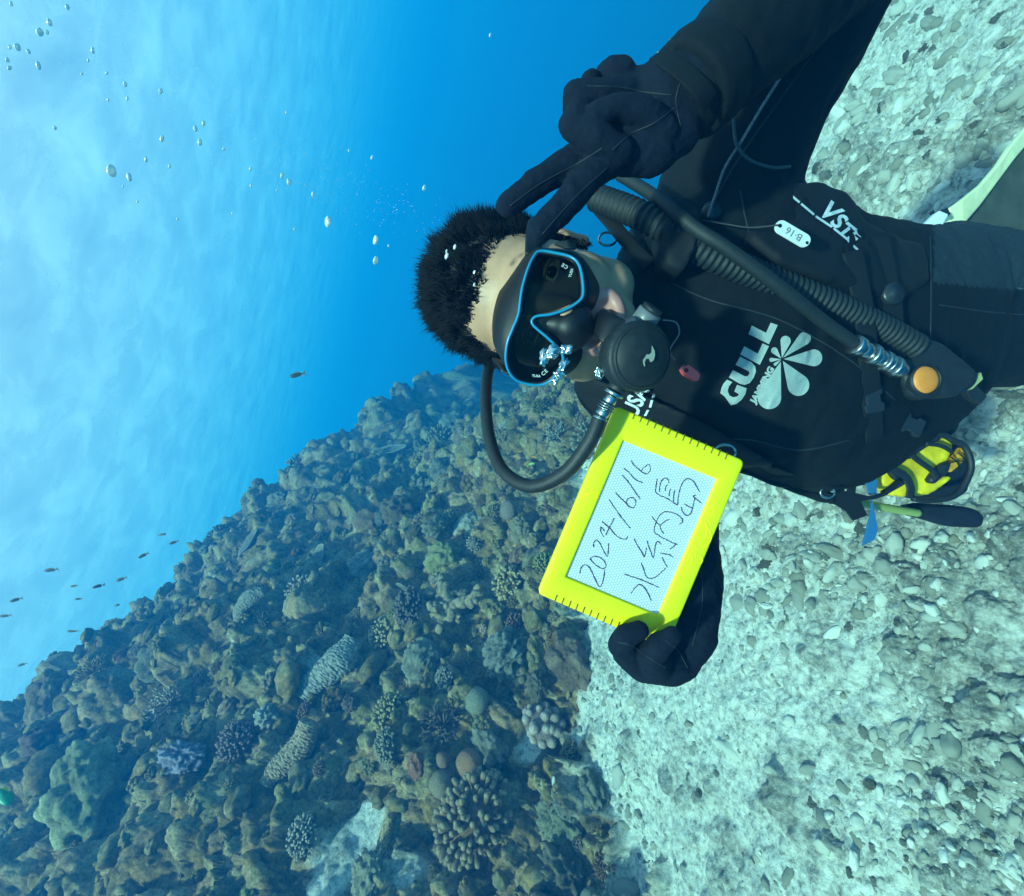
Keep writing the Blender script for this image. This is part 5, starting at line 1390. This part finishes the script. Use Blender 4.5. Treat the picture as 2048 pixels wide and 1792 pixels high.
# cummerbund and pocket
outl = [(1600, 955, .68), (1700, 900, .66), (1790, 860, .68), (1890, 800, .72), (1925, 850, .74), (1880, 900, .75), (1800, 940, .75), (1740, 970, .74), (1660, 985, .72)]
me = padmesh('pocket', [P(*a) for a in outl], FV(0, 0, -.05), .006); part('pocket', me, NYL, vest)
part('waist_belt', strip('waist_belt', [P(1835, 470, .74), P(1842, 560, .715), P(1835, 680, .70), P(1815, 800, .70), P(1790, 880, .73)], FV(1, .1, 0), .05, .05, .006), NYL, vest)
BUC = simple('buckle_plastic', (.016, .019, .023), .35, spec=.5)
for q_, w_ in (([(1700, 505), (1722, 620), (1735, 760), (1745, 880)], .026), ([(1750, 470), (1775, 600), (1785, 720)], .03)):
    pts = []
    for x, y in q_:
        h = bvh_suit.ray_cast(CAM, (P(x, y, 1.0) - CAM).normalized()); pts.append((h[0] if h[0] is not None else P(x, y, .6)) + FV(0, 0, .004))
    part('webbing_strap', strip('webbing_strap', pts, FV(.9, -.4, 0), w_, w_, .003), NYL, vest)
for x, y, a_ in ((1738, 800, 1.4), (1782, 655, 1.3), (1815, 850, .4)):
    h = bvh_suit.ray_cast(CAM, (P(x, y, 1.0) - CAM).normalized()); c = (h[0] if h[0] is not None else P(x, y, .62)) + FV(0, 0, .008)
    ux_, uy_ = FV(math.cos(a_), math.sin(a_)), FV(-math.sin(a_), math.cos(a_))
    part('buckle', prism('buckle', [c + ux_ * p_ * .001 + uy_ * q_ * .001 for p_, q_ in ((-16, -11), (-6, -13), (-5, -9), (5, -9), (6, -13), (16, -11), (16, 11), (6, 13), (5, 9), (-5, 9), (-6, 13), (-16, 11))], FV(0, 0, -.006), .0012), BUC, vest)
for x, y, rr0 in ((1775, 592, .014), (1418, 428, .011)):
    h = bvh_suit.ray_cast(CAM, (P(x, y, 1.0) - CAM).normalized()); c = (h[0] if h[0] is not None else P(x, y, .6)) + FV(0, 0, .006)
    part('dump_knob', disc('dump_knob', c, FV(0, 0, 1), [(rr0, -.006), (rr0, .003), (rr0 * .85, .006), (rr0 * .5, .006), (rr0 * .4, .008), (0, .0085)], 28), BUC, vest)
for x, y, rr0 in ((1215, 478, .011), (1450, 905, .013), (1655, 985, .010)):
    dep_ = .60 if x < 1300 else .575 if x < 1500 else .67; a_ = np.linspace(0, 2 * math.pi, 25)
    m_ = MB(); m_.tube(np.array([tuple(P(x, y, dep_) + FV(math.cos(t) * rr0, math.sin(t) * rr0 * .75)) for t in a_]), .0016, 8); part('d_ring', m_.mesh('d_ring'), CHR, vest)
part('sternum_strap', strip('sternum_strap', [P(1200, 420, .60), P(1225, 448, .585), P(1260, 490, .58), P(1300, 530, .575)], FV(.8, -.6, 0), .018, .018, .004), NYL, vest)
# velcro clamp over the hoses
me = padmesh('clamp', [P(*a) for a in ((1335, 395, .53), (1385, 390, .53), (1402, 420, .525), (1395, 490, .52), (1370, 545, .53), (1335, 530, .53), (1325, 450, .53))], FV(0, 0, -.05), .006, .002); part('clamp', me, NYL, vest)

me = hose('corrugated_hose', [P(1190, 395, .60), P(1225, 408, .58), P(1280, 430, .555), P(1345, 465, .545), P(1420, 510, .545), P(1540, 560, .555), P(1660, 608, .57), P(1760, 655, .59), P(1832, 695, .60)], .0168, RUB2, 'corrugated black inflator hose running from behind the shoulder to the hip', 'hose', ribs=62, sides=24)
hose('inflator_supply_hose', [P(1240, 350, .585), P(1290, 380, .56), P(1340, 415, .53), P(1392, 458, .515), P(1450, 495, .51), P(1560, 575, .52), P(1640, 638, .54), P(1712, 690, .555)], .0073, RUB2, 'smooth thin black hose lying over the corrugated one with a metal coupling at its end', 'hose')
infl = empty('inflator', P(1880, 740, .61)); tag(infl, 'black power inflator with a round orange button at the diver\'s hip', 'inflator')
outl = [(1815, 690), (1850, 672), (1888, 682), (1925, 712), (1965, 745), (1955, 775), (1915, 795), (1880, 792), (1850, 800), (1825, 790), (1806, 745)]
me = padmesh('inflator_body', [P(x, y, .60) for x, y in outl], FV(0, 0, -.04), .006, .001); part('inflator_body', me, RUB, infl)
part('button', disc('button', P(1849, 760, .598), FV(.05, 0, 1), [(.0175, -.004), (.0172, .001), (.016, .0035), (.012, .0048), (.006, .0055), (0, .0057)], 40), simple('button_orange', (.80, .24, .03), .5, noise=.1, nscale=200), infl)
part('button_ring', disc('button_ring', P(1849, 760, .600), FV(.05, 0, 1), [(.0175, 0), (.0178, .004), (.0195, .004), (.0205, 0), (.0205, -.01)], 40), RUB, infl)
me = prism('tab', [P(x, y, .61) for x, y in ((1930, 782), (1962, 745), (1966, 758), (1945, 778))], FV(0, 0, -.004)); part('tab', me, simple('tab_pale', (.35, .38, .15), .5), infl)
me = prism('nozzle', [P(x, y, .62) for x, y in ((1925, 770), (1945, 762), (1975, 792), (1962, 808), (1940, 795))], FV(0, 0, -.01), .001); part('nozzle', me, RUB, infl)
fitting(infl, P(1706, 688, .555), P(1803, 742, .588), [(0, .14, .0118, CHR, 'nut'), (.15, .3, .0100, CHR, 'sleeve'), (.32, .42, .0125, CHR, 'ring'), (.43, .56, .0105, CHR, 'sleeve'), (.57, .66, .0125, CHR, 'ring'), (.67, .76, .0118, CHR, 'ring'), (.77, .86, .0128, CHR, 'ring'), (.86, 1, .0098, CHR, 'sleeve')])
# clip light
m_ = MB(); ell(m_, P(1880, 590, .70), (.001,) * 3, None, 2)

# ---- tag, whistle, cords
tagp = empty('name_tag', P(1586, 467, .565)); tag(tagp, 'small white oblong tag marked B 16 hanging on the diver\'s chest', 'tag')
R_t = FV(.85, .50).normalized(); U_t = FV(.50, -.85).normalized(); TC = P(1586, 467, .515)
hl, hw = pxv(39, .515), pxv(14, .515)
pts = []
for cx, a0, a1 in ((hl - hw * .9, -90, 90), (-(hl - hw * .9), 90, 270)):
    for a in np.linspace(math.radians(a0), math.radians(a1), 10): pts.append(TC + R_t * (cx + hw * .9 * math.cos(a)) + U_t * (hw * math.sin(a)))
me = prism('plate', pts, FV(0, 0, -.0022), .0004); part('plate', me, WHITE, tagp)
part('hole', disc('hole', TC + R_t * (-hl * .78) + FV(0, 0, .0003), FV(0, 0, 1), [(.0022, 0), (0, .0001)], 16), SIL, tagp)
part('hole', disc('hole', TC + R_t * (hl * .86) - U_t * .001 + FV(0, 0, .0003), FV(0, 0, 1), [(.0018, 0), (0, .0001)], 16), SIL, tagp)
me = text_on('lettering', 'B\u00b716', pxv(21, .515), TC + FV(0, 0, .0005) + R_t * .001, -R_t, -U_t, 0, None, wide=pxv(34, .515)); part('lettering', me, simple('tag_ink', (.12, .14, .14), .7), tagp)
wh = empty('whistle', P(1383, 745, .56)); tag(wh, 'small coral red plastic clip on the diver\'s chest below the regulator', 'clip')
me = prism('clip_body', [P(1120 + .17857 * x, 533.3 + .17857 * y, .535) for x, y in ((1355, 1150), (1385, 1105), (1425, 1112), (1440, 1090), (1550, 1175), (1575, 1210), (1560, 1270), (1520, 1280), (1390, 1205))], FV(0, 0, -.008), .0012); part('clip_body', me, simple('red_plastic', (.85, .09, .09), .45), wh)
part('slot', disc('slot', P(1120 + .17857 * 1415, 533.3 + .17857 * 1160, .5346), FV(0, 0, 1), [(.0026, 0), (0, .0002)], 16), simple('slot_dark', (.12, .01, .02), .8), wh)
COR = simple('cord', (.16, .15, .16), .8, noise=.6, nscale=500)
hose('lanyard', [P(1560, 156, .50), P(1520, 220, .515), P(1482, 284, .53)], .0016, simple('cord_pale', (.26, .22, .22), .8, noise=.6, nscale=500), 'thin pale twisted lanyard stretched from the raised arm to its knot', 'cord', sides=8)
hose('lanyard', [P(1482, 284, .53), P(1450, 335, .54), P(1432, 385, .55), P(1415, 435, .555)], .0016, COR, 'grey lower run of the lanyard below its knot on the chest', 'cord', sides=8)
hose('lanyard', [P(1470, 210, .52), P(1468, 250, .525), P(1474, 290, .53), P(1500, 320, .54), P(1545, 335, .55), P(1580, 333, .56)], .0018, simple('cord_dark', (.06, .075, .075), .8, noise=.6, nscale=500), 'dark braided cord knotted to the lanyard under the raised arm', 'cord', sides=8)
hose('tag_cord', [P(1405, 440, .545), P(1450, 448, .55), P(1500, 455, .53), P(1556, 450, .513)], .0009, simple('cord_thin', (.03, .035, .04), .8), 'thin dark cord that holds the white tag', 'cord', sides=6)
hose('mouthpiece_cord', [P(1325, 640, .50), P(1352, 645, .50), P(1358, 668, .50), P(1340, 700, .50), P(1350, 720, .54)], .0008, COR, 'hair thin loop of cord beside the regulator', 'cord', sides=6)

# ---- watch on the raised wrist
watch = empty('dive_watch', P(1318, 95, .41)); tag(watch, 'black dive watch with painted yellow glints on the raised wrist', 'watch')
wc = P(1338, 114, .416); wn_ = FV(-.75, -.45, .5).normalized()
part('case', disc('case', wc, wn_, [(.0, -.006), (.013, -.006), (.015, -.001), (.015, .004), (.0135, .006), (.0118, .0065)], 32), NEO, watch)
part('dial', disc('dial', wc, wn_, [(.0120, .0062), (0, .0062)], 32), SIL, watch)
for dx, dy in ((-.008, .005), (.004, -.008), (.008, .004)):
    a = wn_.orthogonal().normalized(); b_ = wn_.cross(a); c = wc + a * dx + b_ * dy + wn_ * .0068
    m_ = MB(); m_.tube(np.array([tuple(c), tuple(c + a * .004)]), .0009, 6); part('painted_glint', m_.mesh('painted_glint'), simple('glint_yellow', (.25, .2, .05), .6), watch)  # yellow bars stand in for glints at the wrist
part('watch_strap', strip('watch_strap', [P(1318, 108, .413), P(1338, 122, .40), P(1372, 148, .392), P(1402, 178, .391), P(1420, 205, .40)], FV(.7, -.6, 0), .018, .018, .003), NEO, watch)

# ---- gear hanging at the hip
def c4(x, y): return (1600 + .21875 * x, 800 + .21875 * y)
gear = empty('yellow_dive_gear', P(1840, 940, .74)); tag(gear, 'scuffed yellow plastic diving gear with black edging hanging below the hip', 'dive gear')
yb = [(700, 560), (830, 480), (1000, 500), (1150, 400), (1290, 345), (1370, 350), (1400, 400), (1395, 470), (1350, 560), (1250, 640), (1200, 760), (1400, 690), (1405, 710), (1190, 870), (1000, 880), (860, 880), (760, 760), (690, 660)]
YG = simple('gear_yellow', (.85, .54, .008), .5, spec=.4, noise=.4, nscale=30, bump=.3, bscale=200)
me = padmesh('shell', [P(*c4(x, y), .72) for x, y in yb], FV(0, 0, -.03), .006, .005); part('shell', me, YG, gear)
me = prism('tab', [P(*c4(x, y), .715) for x, y in ((1360, 600), (1440, 510), (1500, 430), (1540, 455), (1500, 560), (1440, 620), (1385, 665))], FV(0, 0, -.012), .002); part('tab', me, simple('gear_orange', (.6, .28, .01), .5, noise=.3), gear)
for a, b2 in (((1380, 520), (1470, 640)), ((1440, 480), (1520, 590)), ((1355, 580), (1510, 560))):
    part('cord', hose('cord', [P(*c4(*a), .708), P(*c4((a[0] + b2[0]) / 2 + 12, (a[1] + b2[1]) / 2 - 12), .705), P(*c4(*b2), .708)], .0011, None, sides=6), NYL, gear)
for q_ in ([(1150, 340), (1300, 320), (1400, 370), (1500, 420), (1560, 560), (1540, 700), (1420, 870), (1180, 920), (1030, 900)], [(800, 620), (860, 700), (940, 740), (850, 800), (760, 850)], [(980, 520), (1120, 420), (1260, 340)]):
    part('edging', hose('edging', [P(*c4(x, y), .71) for x, y in q_], .0045, None, sides=10), RUB, gear)
for q_, w_ in (([(720, 610), (850, 640), (960, 700), (1010, 800), (1000, 900)], .012), ([(980, 470), (1090, 560), (1200, 640), (1260, 720)], .008), ([(1150, 400), (1290, 420), (1400, 480)], .006)):
    part('strap', strip('strap', [P(*c4(x, y), .703) for x, y in q_], FV(.7, -.7, 0), w_, w_, .003), RUB, gear)
for q_ in ([(1240, 660), (1330, 570), (1400, 560), (1370, 660), (1290, 740), (1230, 780), (1180, 740)], [(830, 560), (900, 520), (985, 500), (960, 560), (860, 620)]):
    part('dark_panel', padmesh('dark_panel', [P(*c4(x, y), .708) for x, y in q_], FV(0, 0, -.014), .002, .001), RUB, gear)
hm = empty('gear_housing', P(1900, 960, .80)); tag(hm, 'dark housing behind the scuffed yellow gear, resting over the rubble', 'dive gear')
part('housing', padmesh('housing', [P(*c4(x, y), .78) for x, y in ((1280, 300), (1420, 330), (1570, 480), (1600, 700), (1560, 860), (1400, 920), (1150, 910), (900, 860), (760, 560), (1000, 420))], FV(0, 0, -.05), .01, .004), NEO2, hm)
hs = hose('gauge_hose', [P(1560, 962, .70), P(1600, 982, .70), P(1660, 992, .71), P(1722, 1006, .72), P(1780, 1017, .74), P(1836, 1026, .76)], .0062, simple('hose_lime', (.36, .42, .12), .5), 'pale lime green hose trailing under the yellow gear', 'hose')
gg = empty('dark_gauge', P(1900, 1030, .80)); tag(gg, 'dark blue grey gauge console at the end of the lime green hose', 'gauge')
part('gauge_body', padmesh('gauge_body', [P(*c4(x, y), .76) for x, y in ((1060, 990), (1200, 965), (1500, 985), (1650, 1000), (1720, 1080), (1680, 1170), (1400, 1160), (1180, 1090), (1060, 1060))], FV(0, 0, -.04), .006, .004), NEO2, gg)
kn = empty('strap_knot', P(1690, 1000, .69)); tag(kn, 'black webbing straps crossed in a knot between the vest and the yellow gear', 'strap')
KX = [(240, 930), (330, 860), (310, 760), (285, 640), (320, 640), (380, 780), (430, 850), (470, 760), (500, 640), (560, 600), (520, 760), (510, 850), (640, 880), (760, 850), (900, 730), (940, 750), (800, 870), (700, 905), (560, 925), (620, 1055), (490, 1105), (430, 1020), (330, 960)]
part('webbing', prism('webbing', [P(*c4(x, y), .69) for x, y in KX], FV(0, 0, -.004), .0008), NYL, kn)
part('webbing', strip('webbing', [P(1490, 930, .67), P(1560, 962, .68), P(1610, 960, .69), P(1650, 985, .69), P(1665, 1005, .69)], FV(.3, .9, 0), .022, .009, .005), NYL, kn)
part('webbing', strip('webbing', [P(1570, 970, .69), P(1610, 985, .69), P(1640, 997, .69), P(1665, 1000, .69)], FV(.3, .9, 0), .012, .009, .005), NYL, kn)
for q_, lb_ in (([(590, 605), (680, 590), (695, 640), (710, 700), (700, 860), (640, 870), (600, 740), (580, 640)], 'short blue strap in front of the yellow gear'), ([(665, 905), (690, 1050), (715, 1190), (680, 1280), (575, 1335), (600, 1230), (640, 1080)], 'loose blue strap end hanging below the black knot')):
    o = link('blue_strap', prism('blue_strap', [P(*c4(x, y), .70) for x, y in q_], FV(0, 0, -.003), .0006), simple('strap_blue', (.02, .13, .30), .6)); tag(o, lb_, 'strap'); centred(o)
o = link('blue_strap', prism('blue_strap', [P(x, y, .67) for x, y in ((1527, 928), (1560, 932), (1605, 945), (1580, 940), (1548, 936))], FV(0, 0, -.003)), simple('strap_blue2', (.03, .16, .34), .6)); tag(o, 'thin blue strip along the lower edge of the vest', 'strap'); centred(o)
o = link('navy_strap', strip('navy_strap', [P(1758, 765, .66), P(1755, 820, .655), P(1745, 880, .66), P(1725, 935, .675)], FV(1, .15, 0), .038, .03, .012), NEO2); tag(o, 'wide navy strap running down across the waist', 'strap'); centred(o)
lt = empty('dive_light', P(1708, 872, .63)); tag(lt, 'small silver capsule shaped light clipped on the navy strap', 'light')
m_ = MB(); ell(m_, P(1706, 866, .632), (.026, .0095, .008), (FV(.35, -.93, 0).normalized(), FV(.93, .35, 0).normalized(), FV(0, 0, 1)), 3); part('capsule', m_.mesh('capsule'), simple('light_metal', (.35, .38, .40), .25, metal=.8), lt)
m_ = MB(); ell(m_, P(1700, 862, .6255), (.020, .0035, .003), (FV(.35, -.93, 0).normalized(), FV(.93, .35, 0).normalized(), FV(0, 0, 1)), 3); part('painted_highlight', m_.mesh('painted_highlight'), WHITE, lt)  # white sliver modelled as a highlight on the capsule
o = link('white_tab', prism('white_tab', [P(*c4(x, y), .66) for x, y in ((305, 460), (375, 452), (400, 500), (405, 550), (350, 505))], FV(0, 0, -.002)), WHITE); tag(o, 'tiny white tab beside the silver light', 'tab'); centred(o)
o = link('blue_grey_tab', prism('blue_grey_tab', [P(x, y, .70) for x, y in ((1864, 615), (1872, 640), (1872, 668), (1855, 675), (1853, 650))], FV(0, 0, -.003)), simple('tab_blue', (.08, .22, .30), .5)); tag(o, 'small blue grey tab at the side of the waist', 'tab'); centred(o)

# ---- fin behind the diver
fin = empty('swim_fin', P(1950, 420, .95)); tag(fin, 'swim fin with pale yellow rails and a smoky blade behind the diver\'s hip', 'fin')
part('blade', prism('blade', [P(*a) for a in ((1928, 447, .92), (1961, 409, .92), (1999, 357, .93), (2048, 281, .95), (2120, 230, .97), (2180, 480, .97), (2060, 560, .95), (2000, 500, .93))], FV(0, 0, -.006), .001), simple('fin_smoke', (.060, .065, .052), .5, noise=.35, nscale=25), fin)
part('rail', prism('rail', [P(*a) for a in ((1899, 416, .90), (1925, 398, .90), (1966, 365, .91), (2000, 325, .92), (2023, 290, .93), (2070, 235, .95), (2078, 262, .95), (2030, 318, .93), (1999, 360, .92), (1961, 411, .91), (1928, 449, .90), (1899, 446, .90))], FV(0, 0, -.014), .003), simple('fin_cream', (.78, .76, .45), .45, noise=.1), fin)
part('buckle', prism('buckle', [P(*a) for a in ((1828, 486, .745), (1851, 447, .745), (1880, 420, .745), (1899, 428, .745), (1880, 462, .745), (1863, 492, .745), (1856, 517, .745), (1848, 500, .745))], FV(0, 0, -.014), .003), simple('fin_white', (.72, .78, .80), .4), fin)
part('foot_pocket', prism('foot_pocket', [P(*a) for a in ((1880, 421, .865), (1896, 414, .865), (1903, 428, .865), (1897, 432, .865))], FV(0, 0, -.02), .002), RUB, fin)
seam = hose('leg_seam', [P(1868, 562, .772), P(1900, 558, .775), P(1960, 566, .79), P(2048, 578, .82)], .0013, None, sides=6); part('leg_seam', seam, simple('seam', (.08, .10, .10), .8), wetsuit)

# ---- silvery air pockets escaping from the regulator
AIR, nt, b = newmat('air')
b.inputs['Metallic'].default_value = 1.0; b.inputs['Roughness'].default_value = .16; b.inputs['Base Color'].default_value = (.72, .70, .66, 1)
def blobair(px, py, w_, h_, d, label, seed, ang=0.0, group=None):
    v, f = ICO[4]; off = seed * 3.7
    w_, h_ = w_ * 1.05, h_ * 1.05
    r0 = 1 + 1.7 * (fbm(v * 1.5 + off, 2) - .5)
    m_ = MB(); ax = (FV(math.cos(ang), math.sin(ang)), FV(-math.sin(ang), math.cos(ang)), FV(0, 0, 1))
    vv = (v * r0[:, None] * np.array([pxv(w_, d), pxv(h_, d), pxv(min(w_, h_), d) * .7])) @ np.array([tuple(a) for a in ax]); m_.add(vv, t=f)
    o = link('air_pocket', m_.mesh('air_pocket'), AIR); o.location = P(px, py, d); tag(o, label, 'bubble', group); return o
blobair(1090, 712, 9, 17, .43, 'tall silvery air pocket over the lower mask lens', 1, .2); blobair(1106, 704, 15, 11, .425, 'broad silvery air pocket crossing the mask frame', 2, -.3)
blobair(1133, 698, 10, 8, .425, 'ring shaped air pocket above the nose of the mask', 3); blobair(1128, 728, 7, 13, .43, 'curled silver air pocket at the mask\'s lower corner', 4, .5)
blobair(1120, 750, 11, 8, .43, 'ragged air pocket just off the cheek', 5, .2); blobair(1110, 762, 7, 7, .43, 'lowest small air pocket off the cheek', 6)
blobair(1200, 746, 11, 10, .44, 'silver air pocket beside the regulator and chin', 7, .3)
# ---- bubbles rising to the surface
BUB = bpy.data.materials.new('bubble'); BUB.use_nodes = True; nt = BUB.node_tree; b = nt.nodes['Principled BSDF']
b.inputs['Metallic'].default_value = 0.35; b.inputs['Roughness'].default_value = .2; b.inputs['Base Color'].default_value = (.93, .91, .86, 1)
tr = nt.nodes.new('ShaderNodeBsdfTransparent'); lw = nt.nodes.new('ShaderNodeLayerWeight'); lw.inputs[0].default_value = .55; ms = nt.nodes.new('ShaderNodeMixShader')
r1 = ramp(nt, lw.outputs['Facing'], [(0, .55), (.5, .8), (1, 1)])
nt.links.new(r1.outputs[0], ms.inputs[0]); nt.links.new(tr.outputs[0], ms.inputs[1]); nt.links.new(b.outputs[0], ms.inputs[2]); nt.links.new(ms.outputs[0], nt.nodes['Material Output'].inputs[0])
blist = [(450, 690, 22), (522, 715, 16), (497, 753, 6), (590, 645, 10), (655, 560, 12), (685, 672, 8), (790, 520, 12), (823, 498, 10), (808, 575, 12), (650, 368, 10), (505, 340, 10), (514, 398, 8), (437, 403, 7), (375, 203, 11), (357, 243, 6), (330, 298, 6), (432, 295, 5), (155, 265, 14), (38, 275, 10), (30, 242, 9), (115, 208, 10), (70, 190, 14), (40, 190, 8), (160, 130, 16), (190, 130, 8), (200, 90, 12), (272, 28, 10), (45, 15, 8), (222, 517, 8), (1013, 682, 8), (1015, 750, 8), (1120, 770, 6), (1140, 710, 11), (1168, 735, 14), (1265, 785, 11), (1325, 897, 22), (1518, 970, 18), (1518, 1052, 16), (1503, 636, 8), (1714, 760, 11), (1981, 142, 7), (1158, 455, 4), (718, 885, 5), (940, 862, 5), (1838, 998, 10), (1805, 1035, 13), (1805, 1015, 7), (1917, 1100, 8), (1917, 1150, 8), (1190, 927, 4), (556, 815, 5), (905, 602, 4), (1410, 608, 4), (1570, 993, 4)]
special = {0: 'largest bubble high up near the bright water', 1: 'second of the two big bubbles near the bright water', 35: 'tall white flattened bubble midway between hair and surface', 36: 'tall white bubble just above the dark one near the hair', 37: 'dark edged bubble nearest above the hair', 39: 'lone bubble beside the raised fingertips', 40: 'lone bright bubble high beside the raised arm', 38: 'lone small bubble out in the blue beside the bubble trail',
           44: 'grey round bubble in front of the black hair', 45: 'brighter of the two touching bubbles in front of the hair', 46: 'smaller of the two touching bubbles in front of the hair', 47: 'upper of two small bubbles at the hairline', 48: 'lower of two small bubbles at the hairline', 33: 'long double bubble in the middle of the trail', 34: 'small bright bubble below the long double bubble'}
BBL = []
v0, f0 = ICO[3]
bub_me = []
for k_ in range(5):
    r0 = 1 + .35 * (fbm(v0 * 1.5 + k_ * 9.1, 2) - .5); m_ = MB(); m_.add(v0 * r0[:, None], t=f0); me = m_.mesh('bubble'); me.materials.append(BUB); bub_me.append(me)
for i, (x, y, s_) in enumerate(blist):
    px, py = x * .4948, y * .4948; d = .42 if x > 1780 and y > 950 else 1.0 + (1981 - x) / 1981 * 1.3 + rnd.uniform(-.1, .1)
    o = bpy.data.objects.new('bubble', bub_me[i % 5]); COL.objects.link(o)
    r0 = pxv(max(s_, 6) * .4948 * .85, d); U_ = Vector((rnd.gauss(0, .15), rnd.gauss(0, .15), 1)).normalized()
    o.matrix_world = Matrix.Translation(P(px, py, d)) @ U_.to_track_quat('Z', 'Y').to_matrix().to_4x4() @ Matrix.Diagonal((r0 * 1.25, r0 * 1.1, r0 * .6, 1))
    if i in special: tag(o, special[i], 'bubble', 'bubbles rising from the diver')
    else: BBL.append((o, px, py, s_ * .5, ('plump' if s_ > 11 else 'small' if s_ > 7 else 'tiny') + ' bubble', 'bubble', 'high up in the bright water' if x < 560 else 'in the middle of the trail'))
name_all(BBL, [('largest bubble high up', 223, 341), ('long double bubble', 578, 364), ('tall white bubble', 656, 444), ('top left photo corner', 20, 20), ('lone small bubble in the blue', 744, 315), ('bubble cluster by the bright edge', 80, 66), ('left photo edge', 10, 190), ('dark edged bubble', 751, 521), ('trio of bubbles in mid water', 400, 258)])
m_ = MB(); v1, f1 = ICO[1]; r_ = np.random.default_rng(5)
for i in range(600):
    t = r_.random() ** .8; cx = 860 - 700 * t; cyy = 440 - 340 * t ** 1.2 + r_.normal(0, 22 + 55 * t); px = cx + r_.normal(0, 30); d = 1.0 + 1.2 * t + r_.normal(0, .1)
    if d < .7: continue
    s_ = pxv(r_.uniform(.4, .85), d); m_.add(v1 * s_ + np.array(tuple(P(px, cyy, d))), t=f1)
o = link('fine_bubbles', m_.mesh('fine_bubbles'), BUB); tag(o, 'mist of fine bubbles drifting up towards the surface', 'bubbles', kind='stuff')

# ---- fish
def fish_meshes(deep=.34):
    n = 14; t = np.linspace(0, 1, n); prof = np.sin(np.clip(t * 1.02, 0, 1) ** .7 * math.pi) ** .8 * (1 - .25 * t); prof[0] = .08; prof[-1] = .16
    secs = [((tt - .5, 0, 0), (0, .11 * p + .004, 0), (0, 0, deep / 2 * p + .01)) for tt, p in zip(t, prof)]
    b_ = MB(); b_.add(*loft_np(secs, 16, 2.0)); body_ = b_.mesh('fish_body')
    def finm(nm, pts):
        me = bpy.data.meshes.new(nm); n_ = len(pts); vs_ = [(x, .006, z) for x, z in pts] + [(x, -.006, z) for x, z in pts]
        fs_ = [tuple(range(n_)), tuple(range(2 * n_ - 1, n_ - 1, -1))] + [(i, i + n_, (i + 1) % n_ + n_, (i + 1) % n_) for i in range(n_)]
        me.from_pydata(vs_, [], fs_); return me
    tail = finm('tail_fin', [(.46, .03), (.60, .15), (.70, .19), (.62, 0), (.70, -.19), (.60, -.15), (.46, -.03)])
    dors = finm('dorsal_fin', [(-.18, deep / 2 - .03), (-.08, deep / 2 + .05), (.2, deep / 2 + .04), (.36, deep / 2 - .03), (.34, .04), (0, deep / 2 - .06)])
    anal = finm('anal_fin', [(.05, -deep / 2 + .04), (.18, -deep / 2 - .03), (.36, -deep / 2 + .03), (.34, -.04)])
    return body_, tail, dors, anal
FD = simple('fish_dark', (.05, .055, .045), .6, noise=.3, nscale=20); FT = simple('fish_tail', (.16, .13, .06), .6)
fm = fish_meshes(); 
for me in fm: me.materials.append(FD if me.name.startswith('fish') else FT)
def add_fish(px, py, wpx, d, ang, label, group=None, meshes=fm, turn=0.3):
    top = empty('fish'); s_ = pxv(wpx, d) / 1.15
    xa = (FV(math.cos(ang), math.sin(ang), 0) + fwd * turn).normalized(); za = Vector((0, 0, 1)); za = (za - xa * za.dot(xa)).normalized(); ya = za.cross(xa)
    top.matrix_world = Matrix.Translation(P(px, py, d)) @ Matrix((xa, ya, za)).transposed().to_4x4() @ Matrix.Scale(s_, 4)
    for nm, me in zip(('fish_body', 'tail_fin', 'dorsal_fin', 'anal_fin'), meshes):
        o = bpy.data.objects.new(nm, me); COL.objects.link(o); o.parent = top
    tag(top, label, 'fish', group); return top
fl_ = [(232, 292, 26, 'largest dark fish of the shoal, upper one out in the open water'), (340, 365, 18, 'small dark fish in the middle of the shoal'), (450, 367, 20, 'dark fish between two others in the middle of the shoal'), (556, 335, 20, 'dark fish of the shoal closest above the slope'), (360, 425, 15, 'tiniest dark fish below the middle of the shoal'), (540, 453, 17, 'dark fish just above the crest of the reef'), (70, 430, 21, 'dark fish near the photo edge, above another'), (22, 503, 22, 'dark fish at the photo edge, lowest of that pair'), (333, 573, 24, 'dark fish near the crest below the rest of the shoal'), (657, 226, 20, 'dark fish under the highest pair of the shoal'), (748, 128, 18, 'highest dark fish of the shoal'), (797, 166, 17, 'second highest dark fish of the shoal, close to the reef'), (520, 523, 20, 'dark fish half lost against the reef crest'), (100, 728, 18, 'faint fish low in the shoal, farthest off')]
for i, (x, y, w_, lb_) in enumerate(fl_):
    add_fish(.4344 * x, 1013.3 + .4344 * y, w_, 3.3 + rnd.uniform(-.3, .5) + (2.5 if i == 13 else 0), math.radians(rnd.uniform(-30, 5) + 180 * (rnd.random() < .25)), lb_, 'dark fish shoaling above the reef', turn=rnd.uniform(-.2, .6))
add_fish(593, 750, 30, 2.6, math.radians(-18), 'single dark fish swimming alone between the hair and the reef')
gm = []
GR = simple('fish_green', (.02, .30, .16), .5, noise=.5, nscale=10); YT = simple('fish_yellow', (.55, .45, .03), .5)
for me in fish_meshes(.42): me.materials.append(GR if me.name.startswith('fish') else YT); gm.append(me)
add_fish(8, 1592, 52, 1.9, math.radians(215), 'green parrotfish with yellow fins cut off by the photo edge', meshes=gm, turn=.2)
om = []
OR = simple('fish_orange', (.62, .30, .02), .5)
for me in fish_meshes(.3): me.materials.append(OR); om.append(me)
add_fish(1068, 914, 13, 2.6, math.radians(190), 'tiny orange fish near the hose loop and slate', meshes=om)
gm2 = [m.copy() for m in gm]
for m in gm2: m.materials.clear(); m.materials.append(simple('fish_lime', (.25, .42, .12), .5))
add_fish(1063, 928, 16, 2.65, math.radians(160), 'tiny lime green fish below the orange one', meshes=gm2)
